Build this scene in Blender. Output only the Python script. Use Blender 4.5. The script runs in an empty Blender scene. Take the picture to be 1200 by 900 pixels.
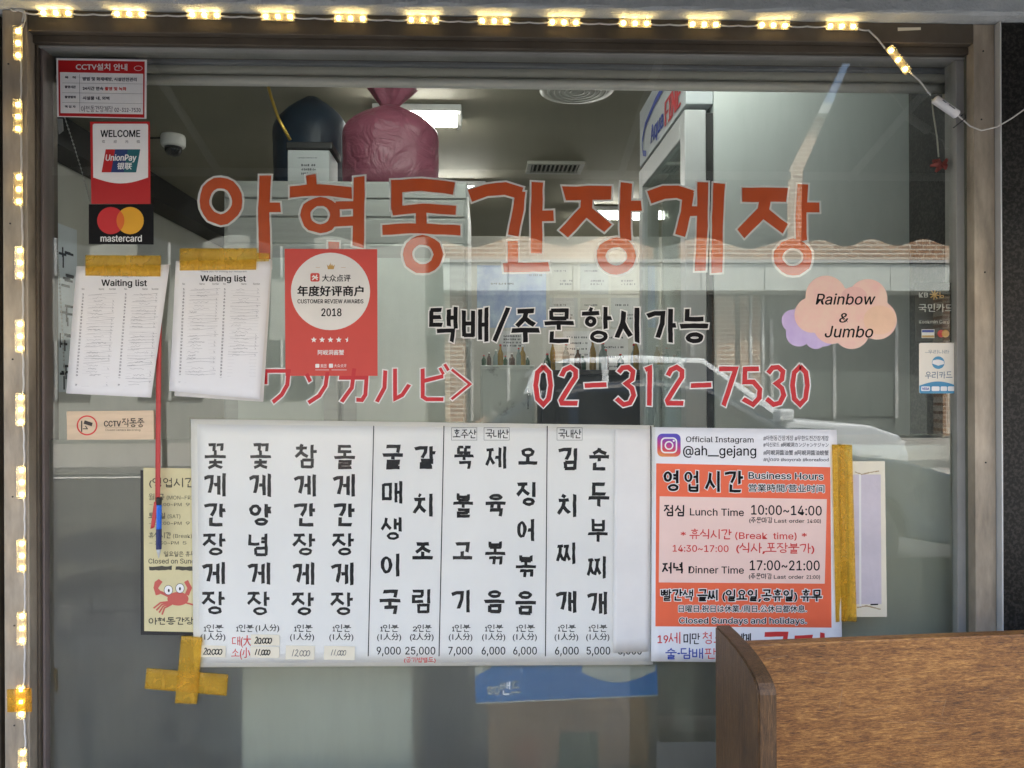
import bpy, bmesh, math, random, os
from mathutils import Matrix, Vector
R = math.radians
rnd = random.Random(7)
sc = bpy.context.scene
COL = sc.collection

# ------------------------------------------------------------------ camera, sky, sun, exposure
F, W, H = 870.0, 1200.0, 900.0            # focal length and photograph size in photograph pixels
D, ZC = 1.653, 1.35                       # camera distance from the glass, camera height
CAM_ROT = Matrix.Rotation(R(-2.14), 3, 'Z') @ Matrix.Rotation(R(90), 3, 'X') @ Matrix.Rotation(R(-0.22), 3, 'Z')
CAM = Vector((0.0, -D, ZC))
cam = bpy.data.cameras.new('camera'); cam.lens = F / W * 36.0; cam.sensor_width = 36.0
cam.clip_start = 0.02; cam.clip_end = 600
co = bpy.data.objects.new('camera', cam); COL.objects.link(co)
co.matrix_world = Matrix.Translation(CAM) @ CAM_ROT.to_4x4(); sc.camera = co

SUN_EL, SUN_AZ = 62.0, 22.0               # the sun stands behind the shop
wd = bpy.data.worlds.new('World'); sc.world = wd; wd.use_nodes = True
nt = wd.node_tree; bg = nt.nodes['Background']
sky = nt.nodes.new('ShaderNodeTexSky'); sky.sky_type = 'NISHITA'; sky.sun_disc = False
sky.sun_elevation = R(SUN_EL); sky.sun_rotation = R(SUN_AZ); sky.air_density = 1.0; sky.dust_density = 5.0; sky.ozone_density = 0.4
nt.links.new(sky.outputs[0], bg.inputs[0]); bg.inputs[1].default_value = 0.15
sl = bpy.data.lights.new('sun', 'SUN'); sl.energy = 4.0; sl.angle = R(0.53); sl.color = (1.0, 0.95, 0.87)
so = bpy.data.objects.new('sun', sl); COL.objects.link(so)
sdir = Vector((math.sin(R(SUN_AZ)) * math.cos(R(SUN_EL)), math.cos(R(SUN_AZ)) * math.cos(R(SUN_EL)), math.sin(R(SUN_EL))))
so.rotation_euler = sdir.to_track_quat('Z', 'Y').to_euler(); so.location = (0, 0, 12)
vs = sc.view_settings; vs.view_transform = 'Standard'; vs.look = 'None'; vs.gamma = 1.0; vs.exposure = 2.7
vs.use_curve_mapping = False
cy = sc.cycles; cy.use_denoising = True; cy.max_bounces = 10; cy.diffuse_bounces = 4; cy.glossy_bounces = 5
cy.transmission_bounces = 6; cy.transparent_max_bounces = 24; cy.caustics_reflective = False
cy.caustics_refractive = True; cy.blur_glossy = 0.8; cy.sample_clamp_indirect = 6.0; cy.use_adaptive_sampling = False
try:
    cy.denoiser = 'OPENIMAGEDENOISE'; cy.denoising_input_passes = 'RGB_ALBEDO_NORMAL'; cy.denoising_prefilter = 'ACCURATE'
except Exception:
    pass

def P(px, py, Y=0.0):
    """point of the plane at depth Y seen at photograph pixel (px, py)"""
    d = CAM_ROT @ Vector(((px - 600.0) / F, -(py - 450.0) / F, -1.0))
    return CAM + d * ((Y - CAM.y) / d.y)

# ------------------------------------------------------------------ materials
MATS = {}
def srgb(r, g, b):
    f = lambda v: (v / 255.0) / 12.92 if v <= 10.3 else (((v / 255.0) + 0.055) / 1.055) ** 2.4
    return (f(r), f(g), f(b))
def mat(name, col, rough=0.6, var=0.0, scale=8.0, bump=0.0, bscale=None, metal=0.0, spec=0.5, stretch=(1, 1, 1), detail=5.0, col2=None, fac=None):
    if name in MATS: return MATS[name]
    m = bpy.data.materials.new(name); m.use_nodes = True; n = m.node_tree.nodes; l = m.node_tree.links
    b = n['Principled BSDF']; b.inputs['Roughness'].default_value = rough; b.inputs['Metallic'].default_value = metal
    b.inputs['Specular IOR Level'].default_value = spec
    b.inputs['Base Color'].default_value = (*col, 1)
    m.diffuse_color = (*col, 1)
    if var or bump or col2:
        tc = n.new('ShaderNodeTexCoord'); mp = n.new('ShaderNodeMapping'); mp.inputs['Scale'].default_value = stretch
        l.new(tc.outputs['Object'], mp.inputs[0])
        nz = n.new('ShaderNodeTexNoise'); nz.inputs['Scale'].default_value = scale; nz.inputs['Detail'].default_value = detail
        nz.inputs['Roughness'].default_value = 0.62; l.new(mp.outputs[0], nz.inputs[0])
        rp = n.new('ShaderNodeValToRGB'); lo, hi = fac or (0.3, 0.7)
        rp.color_ramp.elements[0].position = lo; rp.color_ramp.elements[1].position = hi
        c1 = col2 or tuple(max(0, c * (1 - var)) for c in col); c2 = col if col2 else tuple(min(1, c * (1 + var)) for c in col)
        rp.color_ramp.elements[0].color = (*c1, 1); rp.color_ramp.elements[1].color = (*c2, 1)
        l.new(nz.outputs[0], rp.inputs[0]); l.new(rp.outputs[0], b.inputs['Base Color'])
        if bump:
            nb = n.new('ShaderNodeTexNoise'); nb.inputs['Scale'].default_value = bscale or scale * 2; nb.inputs['Detail'].default_value = 6
            l.new(mp.outputs[0], nb.inputs[0])
            bp = n.new('ShaderNodeBump'); bp.inputs['Strength'].default_value = min(1, bump); bp.inputs['Distance'].default_value = 0.004
            l.new(nb.outputs[0], bp.inputs['Height']); l.new(bp.outputs[0], b.inputs['Normal'])
    MATS[name] = m; return m
def emit(name, col, strength):
    if name in MATS: return MATS[name]
    m = bpy.data.materials.new(name); m.use_nodes = True; n = m.node_tree.nodes
    b = n['Principled BSDF']; b.inputs['Base Color'].default_value = (*col, 1)
    b.inputs['Emission Color'].default_value = (*col, 1); b.inputs['Emission Strength'].default_value = strength
    MATS[name] = m; return m
def mixmat(name, build):
    if name in MATS: return MATS[name]
    m = bpy.data.materials.new(name); m.use_nodes = True; nt = m.node_tree
    for x in list(nt.nodes): nt.nodes.remove(x)
    out = nt.nodes.new('ShaderNodeOutputMaterial'); s = build(nt); nt.links.new(s, out.inputs[0]); MATS[name] = m; return m
def node(nt, t, **kw):
    x = nt.nodes.new(t)
    for k, v in kw.items():
        if k.startswith('_'): setattr(x, k[1:], v)
        else: x.inputs[k.replace('__', ' ')].default_value = v
    return x
def mix(nt, f, a, b):
    x = nt.nodes.new('ShaderNodeMixShader')
    if isinstance(f, float): x.inputs[0].default_value = f
    else: nt.links.new(f, x.inputs[0])
    nt.links.new(a, x.inputs[1]); nt.links.new(b, x.inputs[2]); return x.outputs[0]

def _glass(nt):
    tr = node(nt, 'ShaderNodeBsdfTransparent', Color=(0.955, 0.965, 0.945, 1)); gl = node(nt, 'ShaderNodeBsdfGlossy', Roughness=0.0, Color=(0.97, 1, 0.98, 1))
    tc = nt.nodes.new('ShaderNodeTexCoord'); nz = node(nt, 'ShaderNodeTexNoise', Scale=3.0, Detail=2.0)
    nt.links.new(tc.outputs['Object'], nz.inputs[0])
    bp = node(nt, 'ShaderNodeBump', Strength=0.04, Distance=0.002); nt.links.new(nz.outputs[0], bp.inputs['Height']); nt.links.new(bp.outputs[0], gl.inputs['Normal'])
    lw = node(nt, 'ShaderNodeLayerWeight', Blend=0.5)
    mr = node(nt, 'ShaderNodeMapRange'); mr.inputs[1].default_value = 0; mr.inputs[2].default_value = 1; mr.inputs[3].default_value = 0.062; mr.inputs[4].default_value = 0.9
    pw = node(nt, 'ShaderNodeMath', _operation='POWER'); pw.inputs[1].default_value = 4.0
    nt.links.new(lw.outputs['Facing'], pw.inputs[0]); nt.links.new(pw.outputs[0], mr.inputs[0])
    s = mix(nt, mr.outputs[0], tr.outputs[0], gl.outputs[0])
    # thin dust film
    df = node(nt, 'ShaderNodeBsdfDiffuse', Color=(0.5, 0.5, 0.46, 1)); n2 = node(nt, 'ShaderNodeTexNoise', Scale=9.0, Detail=8.0, Roughness=0.7)
    mp = node(nt, 'ShaderNodeMapping'); mp.inputs['Scale'].default_value = (2.5, 1, 0.5); nt.links.new(tc.outputs['Object'], mp.inputs[0]); nt.links.new(mp.outputs[0], n2.inputs[0])
    m2 = node(nt, 'ShaderNodeMapRange'); m2.inputs[1].default_value = 0.44; m2.inputs[2].default_value = 0.78; m2.inputs[3].default_value = 0.002; m2.inputs[4].default_value = 0.05
    nt.links.new(n2.outputs[0], m2.inputs[0])
    return mix(nt, m2.outputs[0], s, df.outputs[0])
M_GLASS = mixmat('window glass', _glass)
def _glassback(nt): return node(nt, 'ShaderNodeBsdfTransparent', Color=(0.98, 0.985, 0.98, 1)).outputs[0]
M_GLASSB = mixmat('glass back face', _glassback)
def _film(nt):
    tc = nt.nodes.new('ShaderNodeTexCoord'); mp = node(nt, 'ShaderNodeMapping'); mp.inputs['Scale'].default_value = (2.2, 1, 0.7)
    nt.links.new(tc.outputs['Object'], mp.inputs[0])
    nz = node(nt, 'ShaderNodeTexNoise', Scale=3.2, Detail=8.0, Roughness=0.66); nt.links.new(mp.outputs[0], nz.inputs[0])
    rp = nt.nodes.new('ShaderNodeValToRGB'); rp.color_ramp.elements[0].position = .28; rp.color_ramp.elements[1].position = .78
    rp.color_ramp.elements[0].color = (0.105, 0.107, 0.09, 1); rp.color_ramp.elements[1].color = (0.21, 0.213, 0.178, 1); nt.links.new(nz.outputs[0], rp.inputs[0])
    df = nt.nodes.new('ShaderNodeBsdfDiffuse'); nt.links.new(rp.outputs[0], df.inputs[0])
    rf = node(nt, 'ShaderNodeBsdfRefraction', Color=(0.94, 0.955, 0.89, 1), Roughness=0.36, IOR=1.15)
    tr = node(nt, 'ShaderNodeBsdfTransparent', Color=(0.90, 0.94, 0.88, 1))
    return mix(nt, 0.36, mix(nt, 0.13, rf.outputs[0], tr.outputs[0]), df.outputs[0])
M_FILM = mixmat('frosted grey film', _film)
def _tape(nt):
    tc = nt.nodes.new('ShaderNodeTexCoord'); nz = node(nt, 'ShaderNodeTexNoise', Scale=38.0, Detail=5.0, Distortion=1.2); nt.links.new(tc.outputs['Object'], nz.inputs[0])
    mp = node(nt, 'ShaderNodeMapping'); mp.inputs['Scale'].default_value = (140, 10, 14); nt.links.new(tc.outputs['Object'], mp.inputs[0]); wv = node(nt, 'ShaderNodeTexNoise', Scale=1.0, Detail=2.0); nt.links.new(mp.outputs[0], wv.inputs[0])
    bp = node(nt, 'ShaderNodeBump', Strength=0.5, Distance=0.003); nt.links.new(nz.outputs[0], bp.inputs['Height'])
    rp = nt.nodes.new('ShaderNodeValToRGB'); rp.color_ramp.elements[0].position = .3; rp.color_ramp.elements[1].position = .7
    rp.color_ramp.elements[0].color = (0.70, 0.41, 0.04, 1); rp.color_ramp.elements[1].color = (0.86, 0.53, 0.07, 1); nt.links.new(wv.outputs[0], rp.inputs[0])
    a = node(nt, 'ShaderNodeBsdfPrincipled', Roughness=0.28); nt.links.new(rp.outputs[0], a.inputs['Base Color']); nt.links.new(bp.outputs[0], a.inputs['Normal'])
    t = node(nt, 'ShaderNodeBsdfTransparent', Color=(0.985, 0.88, 0.50, 1))
    mr = node(nt, 'ShaderNodeMapRange'); mr.inputs[1].default_value = .3; mr.inputs[2].default_value = .7; mr.inputs[3].default_value = .26; mr.inputs[4].default_value = .42; nt.links.new(nz.outputs[0], mr.inputs[0])
    return mix(nt, mr.outputs[0], t.outputs[0], a.outputs[0])
M_TAPE = mixmat('yellow packing tape', _tape)
def _clear(f, col=(0.95, 0.95, 0.9, 1), haze=0.10):
    def g(nt):
        t = node(nt, 'ShaderNodeBsdfTransparent', Color=col); gl = node(nt, 'ShaderNodeBsdfGlossy', Roughness=0.12)
        s = mix(nt, f, t.outputs[0], gl.outputs[0]); d = node(nt, 'ShaderNodeBsdfDiffuse', Color=(0.75, 0.73, 0.66, 1))
        return mix(nt, haze, s, d.outputs[0])
    return g
M_PLASTIC = mixmat('clear plastic cover', _clear(0.012, (0.99, 0.99, 0.97, 1), haze=0.012))
M_HOUSING = mixmat('clear led housing', _clear(0.12, (1, 0.97, 0.88, 1), 0.10))
def _smoke(nt):
    t = node(nt, 'ShaderNodeBsdfTransparent', Color=(0.5, 0.5, 0.45, 1)); d = node(nt, 'ShaderNodeBsdfDiffuse', Color=(0.05, 0.048, 0.04, 1)); return mix(nt, 0.75, t.outputs[0], d.outputs[0])
M_SMOKE = mixmat('smoked sticker film', _smoke)
def _ptrans(nt):
    tc = nt.nodes.new('ShaderNodeTexCoord'); nz = node(nt, 'ShaderNodeTexNoise', Scale=8.0, Detail=5.0, Distortion=2.5); nt.links.new(tc.outputs['Object'], nz.inputs[0])
    bp = node(nt, 'ShaderNodeBump', Strength=0.9, Distance=0.02); nt.links.new(nz.outputs[0], bp.inputs['Height'])
    a = node(nt, 'ShaderNodeBsdfPrincipled', Roughness=0.32); a.inputs['Base Color'].default_value = (0.27, 0.085, 0.125, 1); nt.links.new(bp.outputs[0], a.inputs['Normal'])
    t = node(nt, 'ShaderNodeBsdfTranslucent', Color=(0.35, 0.12, 0.17, 1))
    return mix(nt, 0.3, a.outputs[0], t.outputs[0])
M_PINK = mixmat('pink plastic bag', _ptrans)

WHITE = mat('white vinyl', (0.78, 0.77, 0.74), 0.5, 0.03, 20)
PAPER = mat('white paper', (0.78, 0.775, 0.77), 0.6, 0.03, 6, 0.35, 7, spec=0.3)
PAPER2 = mat('off white paper', (0.74, 0.72, 0.67), 0.65, 0.05, 7, 0.14, 14)
CREAM = mat('cream paper', (0.74, 0.68, 0.52), 0.65, 0.05, 9)
YELLOWP = mat('pale yellow paper', (0.62, 0.55, 0.30), 0.6, 0.06, 12)
BLACK = mat('black ink', (0.008, 0.008, 0.009), 0.6, 0.1, 30, spec=0.12)
GREYINK = mat('grey ink', (0.10, 0.10, 0.11), 0.6, 0.1, 30, spec=0.15)
PENCIL = mat('pencil grey', (0.34, 0.34, 0.36), 0.6, 0.2, 60)
REDV = mat('orange red vinyl', (0.60, 0.080, 0.009), 0.5, 0.07, 12)
CRIMSON = mat('crimson vinyl', (0.50, 0.012, 0.018), 0.5, 0.07, 12)
POSTER_RED = mat('poster red', (0.56, 0.050, 0.034), 0.5, 0.04, 10)
STICK_RED = mat('sticker red', (0.46, 0.008, 0.010), 0.45, 0.04, 10)
RED_INK = mat('red ink', (0.62, 0.04, 0.035), 0.6, 0.04, 20)
ORANGE = mat('print orange', (0.78, 0.135, 0.055), 0.6, 0.04, 9)
PEACHP = mat('print pale peach', (0.80, 0.58, 0.50), 0.6, 0.03, 9)
BLUEINK = mat('blue ink', (0.02, 0.05, 0.32), 0.55, 0.05, 20)
GOLD = mat('gold ink', (0.5, 0.3, 0.08), 0.5)

# ------------------------------------------------------------------ object helpers
WL = {}
def link(o, parent, wloc):
    COL.objects.link(o); WL[o.name] = Vector(wloc)
    if parent is not None:
        o.parent = parent; o.location = Vector(wloc) - WL[parent.name]
    else: o.location = wloc
    return o
def tag(o, label=None, cat=None, group=None, kind=None):
    if label: o['label'] = label
    if cat: o['category'] = cat
    if group: o['group'] = group
    if kind: o['kind'] = kind
    return o
def thing(name, label, cat, loc, group=None):
    o = bpy.data.objects.new(name, None); o.empty_display_size = 0.05
    link(o, None, Vector(loc)); return tag(o, label, cat, group)
def obj(name, verts, faces, m, parent=None, smooth=False, label=None, wloc=None):
    if wloc is None: wloc = WL[parent.name] if parent is not None else Vector((0, 0, 0))
    wloc = Vector(wloc)
    me = bpy.data.meshes.new(name); me.from_pydata([tuple(Vector(v) - wloc) for v in verts], [], faces); me.update()
    if isinstance(m, (list, tuple)):
        for x in m: me.materials.append(x)
    else: me.materials.append(m)
    if smooth: me.polygons.foreach_set('use_smooth', [True] * len(me.polygons))
    o = bpy.data.objects.new(name, me); link(o, parent, wloc)
    if label: o['label'] = label
    return o
def from_bm(name, bm, m, parent=None, smooth=False, label=None, wloc=None):
    bmesh.ops.recalc_face_normals(bm, faces=bm.faces[:])
    bm.verts.index_update()
    vs_ = [v.co.copy() for v in bm.verts]; fs = [[v.index for v in f.verts] for f in bm.faces]; bm.free()
    return obj(name, vs_, fs, m, parent, smooth, label, wloc)
def bbox_bm(bm, x0, x1, y0, y1, z0, z1, bev=0.0, seg=2):
    r = bmesh.ops.create_cube(bm, size=1.0)
    for v in r['verts']:
        v.co = Vector(((x0 + x1) / 2 + v.co.x * (x1 - x0), (y0 + y1) / 2 + v.co.y * (y1 - y0), (z0 + z1) / 2 + v.co.z * (z1 - z0)))
    if bev:
        es = list({e for v in r['verts'] for e in v.link_edges})
        bmesh.ops.bevel(bm, geom=es, offset=bev, segments=seg, affect='EDGES', profile=0.5)
def box(name, x0, x1, y0, y1, z0, z1, m, parent=None, bev=0.0, label=None):
    bm = bmesh.new(); bbox_bm(bm, x0, x1, y0, y1, z0, z1, bev); 
    wl = None if parent is not None else Vector(((x0 + x1) / 2, (y0 + y1) / 2, z0))
    return from_bm(name, bm, m, parent, False, label, wl)
def tube(name, pts, r, m, parent=None, seg=8, closed=False, label=None, wloc=None, radii=None):
    pts = [Vector(p) for p in pts]; vs_, fs = [], []; n = len(pts)
    up = Vector((0, 0, 1))
    for i, p in enumerate(pts):
        t = (pts[min(i + 1, n - 1)] - pts[max(i - 1, 0)]).normalized()
        a = up if abs(t.dot(up)) < 0.95 else Vector((1, 0, 0))
        u = t.cross(a).normalized(); v = t.cross(u)
        rr = radii[i] if radii else r
        for k in range(seg):
            an = 2 * math.pi * k / seg; vs_.append(p + (u * math.cos(an) + v * math.sin(an)) * rr)
    for i in range(n - 1):
        for k in range(seg):
            a, b = i * seg + k, i * seg + (k + 1) % seg; fs.append([a, b, b + seg, a + seg])
    fs.append(list(range(seg))[::-1]); fs.append([(n - 1) * seg + k for k in range(seg)])
    return obj(name, vs_, fs, m, parent, True, label, wloc)
def lathe(name, prof, c, m, parent=None, seg=16, axis='Z', label=None):
    vs_, fs = [], []
    for (r, h) in prof:
        for k in range(seg):
            a = 2 * math.pi * k / seg
            q = (r * math.cos(a), r * math.sin(a), h)
            if axis == 'Y': q = (q[0], q[2], q[1])
            if axis == 'X': q = (q[2], q[0], q[1])
            vs_.append(Vector(c) + Vector(q))
    for i in range(len(prof) - 1):
        for k in range(seg):
            a, b = i * seg + k, i * seg + (k + 1) % seg; fs.append([a, b, b + seg, a + seg])
    fs.append(list(range(seg))[::-1]); fs.append([(len(prof) - 1) * seg + k for k in range(seg)])
    return obj(name, vs_, fs, m, parent, True, label)

# ------------------------------------------------------------------ flat print and cut vinyl: shapes drawn on a sheet
LAY = 0.00007
class Flat:
    def __init__(s): s.v = []; s.f = []
    def add(s, pts, faces, lay):
        b = len(s.v); s.v += [(p[0], p[1], lay) for p in pts]; s.f += [[b + i for i in f] for f in faces]
    def poly(s, pts, lay=1): s.add(pts, [list(range(len(pts)))], lay)
    def rect(s, x0, y0, x1, y1, lay=1): s.poly([(x0, y0), (x1, y0), (x1, y1), (x0, y1)], lay)
    def ring(s, cx, cy, rx, ry, ix, iy, lay=1, n=22, jit=0.0, seed=0, dcy=0.0):
        q = random.Random(seed); o, i_ = [], []
        for k in range(n):
            a = 2 * math.pi * k / n
            j1, j2 = 1 + q.uniform(-jit, jit), 1 + q.uniform(-jit, jit)
            o.append((cx + rx * math.cos(a) * j1, cy + ry * math.sin(a) * j1)); i_.append((cx + ix * math.cos(a) * j2, cy + dcy + iy * math.sin(a) * j2))
        s.add(o + i_, [[k, (k + 1) % n, n + (k + 1) % n, n + k] for k in range(n)], lay)
    def disc(s, cx, cy, rx, ry, lay=1, n=28, a0=0, a1=360):
        full = a1 - a0 >= 360
        s.poly([(cx + rx * math.cos(R(a0 + (a1 - a0) * k / (n if full else n - 1))), cy + ry * math.sin(R(a0 + (a1 - a0) * k / (n if full else n - 1)))) for k in range(n)], lay)
    def rrect(s, x0, y0, x1, y1, r, lay=1):
        pts = []
        for (cx, cy, a) in ((x1 - r, y0 + r, -90), (x1 - r, y1 - r, 0), (x0 + r, y1 - r, 90), (x0 + r, y0 + r, 180)):
            pts += [(cx + r * math.cos(R(a + 18 * k)), cy + r * math.sin(R(a + 18 * k))) for k in range(6)]
        s.poly(pts, lay)
    def strip(s, pts, w, lay=1, grow=0.0, jit=0.05, seed=0, taper=1.0, slant=0.16):
        q = random.Random(seed); P2 = [Vector((p[0], p[1])) for p in pts]; out = []
        for a, b in zip(P2[:-1], P2[1:]):
            n = max(1, int((b - a).length / max(1.2, w * 0.8)))
            out += [a.lerp(b, k / n) for k in range(n)]
        out.append(P2[-1]); n = len(out); Ls, Rs = [], []
        for i, p in enumerate(out):
            t0 = (p - out[i - 1]) if i else (out[1] - p); t1 = (out[i + 1] - p) if i < n - 1 else (p - out[i - 1])
            t0 = t0.normalized(); t1 = t1.normalized(); t = (t0 + t1)
            t = t.normalized() if t.length > 1e-4 else t1
            nn = Vector((-t.y, t.x)); c = max(0.6, nn.dot(Vector((-t1.y, t1.x))))
            hw = (w / 2 * (1 + (taper - 1) * i / max(1, n - 1)))
            l = hw * (1 + q.uniform(-jit, jit)) / c + grow; r = hw * (1 + q.uniform(-jit, jit)) / c + grow
            a = p + nn * l; b = p - nn * r
            e1, e2 = q.uniform(-slant, slant) * w, q.uniform(-slant, slant) * w
            if i == 0: a -= t * (grow + e1); b -= t * (grow + e2)
            if i == n - 1: a += t * (grow + e1); b += t * (grow + e2)
            Ls.append((a.x, a.y)); Rs.append((b.x, b.y))
        s.add(Ls + Rs, [[i, i + 1, n + i + 1, n + i] for i in range(n - 1)], lay)
    def build(s, name, m, parent, Y, label=None):
        """Y: depth of the carrying surface at (px, py), or a constant"""
        fy = Y if callable(Y) else (lambda x, y: Y)
        vs_ = [P(x, y, fy(x, y) - LAY * l) for x, y, l in s.v]
        return obj(name, vs_, s.f, m, parent, False, label)

FONT = None
try:
    fp = os.path.join(bpy.utils.system_resource('DATAFILES'), 'fonts', 'Inter.woff2')
    FONT = bpy.data.fonts.load(fp)
except Exception:
    FONT = None
_tc = {}
def glyphs(s, builtin=False):
    builtin = builtin or any(ord(c_) > 127 for c_ in s); k = (s, builtin)
    if k in _tc: return _tc[k]
    c = bpy.data.curves.new('txt', 'FONT'); c.body = s; c.size = 1.0; c.resolution_u = 3
    if FONT and not builtin: c.font = FONT
    o = bpy.data.objects.new('txt', c); COL.objects.link(o)
    me = bpy.data.meshes.new_from_object(o.evaluated_get(bpy.context.evaluated_depsgraph_get()))
    v = [(q.co.x, -q.co.y) for q in me.vertices]; f = [list(p.vertices) for p in me.polygons]
    bpy.data.objects.remove(o); bpy.data.curves.remove(c); bpy.data.meshes.remove(me)
    _tc[k] = (v, f); return v, f
def text(fl, s, x0, y0, x1, y1, lay=2, slope=0.0, bold=0.0, shear=0.0, halo=None, builtin=False):
    """set the words s into the box; bold thickens by shifted copies"""
    v, f = glyphs(s, builtin)
    if not v: return
    ax, bx = min(p[0] for p in v), max(p[0] for p in v); ay, by = min(p[1] for p in v), max(p[1] for p in v)
    kx = (x1 - x0) / max(1e-6, bx - ax); ky = (y1 - y0) / max(1e-6, by - ay)
    q = [(x0 + (p[0] - ax) * kx, y0 + (p[1] - ay) * ky) for p in v]
    q = [(x + shear * (y1 - y), y + slope * (x - x0)) for x, y in q]
    offs = [(0, 0)] if not bold else [(-bold, 0), (bold, 0), (0, -bold * .7), (0, bold * .7)]
    for i, (dx, dy) in enumerate(offs): fl.add([(x + dx, y + dy) for x, y in q], f, lay + i)
    if halo:
        hf, b = halo
        for i in range(8):
            a = i * math.pi / 4
            hf.add([(x + b * math.cos(a), y + b * math.sin(a)) for x, y in q], f, lay - 9 + i)

# Hangul written stroke by stroke with a brush
def _double(st): return [[(x * .46, y) for x, y in q] for q in st] + [[(.54 + x * .46, y) for x, y in q] for q in st]
CON = {
 'ㄱv': [[(0, .16), (.45, .06), (.95, .05), (.9, .45), (.62, 1)]], 'ㄱ': [[(.02, .1), (.5, .06), (.93, .05), (.9, .5), (.84, 1)]],
 'ㄴ': [[(.12, 0), (.1, .86), (.5, .9), (1, .86)]], 'ㄷ': [[(.02, .08), (.95, .05)], [(.12, .08), (.1, .9), (1, .9)]],
 'ㄹ': [[(.03, .05), (.9, .04), (.88, .48)], [(.92, .48), (.1, .5), (.1, .95), (1, .93)]],
 'ㅁ': [[(.1, .02), (.12, .98)], [(.1, .08), (.9, .05), (.88, .98)], [(.1, .9), (.9, .9)]],
 'ㅂ': [[(.1, 0), (.12, .98)], [(.9, 0), (.88, .98)], [(.1, .48), (.9, .48)], [(.1, .92), (.9, .92)]],
 'ㅅ': [[(.52, 0), (.44, .45), (0, 1)], [(.45, .42), (.7, .7), (1, .92)]],
 'ㅈ': [[(.02, .1), (.95, .06)], [(.55, .08), (.44, .5), (0, 1)], [(.46, .5), (.72, .74), (1, .92)]],
 'ㅊ': [[(.38, -.06), (.6, .04)], [(.02, .24), (.98, .2)], [(.55, .22), (.44, .58), (0, 1)], [(.46, .56), (.72, .78), (1, .94)]],
 'ㅋ': [[(0, .12), (.95, .06), (.85, .5), (.6, 1)], [(.02, .52), (.85, .46)]],
 'ㅌ': [[(.02, .08), (.95, .05)], [(.08, .48), (.9, .46)], [(.12, .08), (.1, .9), (1, .9)]],
 'ㅍ': [[(.03, .08), (.97, .06)], [(.3, .1), (.33, .88)], [(.7, .1), (.67, .88)], [(0, .92), (1, .9)]],
 'ㅎ': [[(.4, -.04), (.62, .04)], [(0, .24), (1, .21)]],
}
for a, b in (('ㄲ', 'ㄱ'), ('ㄸ', 'ㄷ'), ('ㅃ', 'ㅂ'), ('ㅆ', 'ㅅ'), ('ㅉ', 'ㅈ')): CON[a] = _double(CON[b])
CHO = 'ㄱㄲㄴㄷㄸㄹㅁㅂㅃㅅㅆㅇㅈㅉㅊㅋㅌㅍㅎ'
JONG = ' ㄱㄲㄳㄴㄵㄶㄷㄹㄺㄻㄼㄽㄾㄿㅀㅁㅂㅄㅅㅆㅇㅈㅊㅋㅌㅍㅎ'
VV = {0: 'a', 1: 'ae', 2: 'ya', 4: 'eo', 5: 'e', 6: 'yeo', 7: 'ye', 20: 'i'}
HV = {8: 'o', 12: 'yo', 13: 'u', 17: 'yu', 18: 'eu'}
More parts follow.
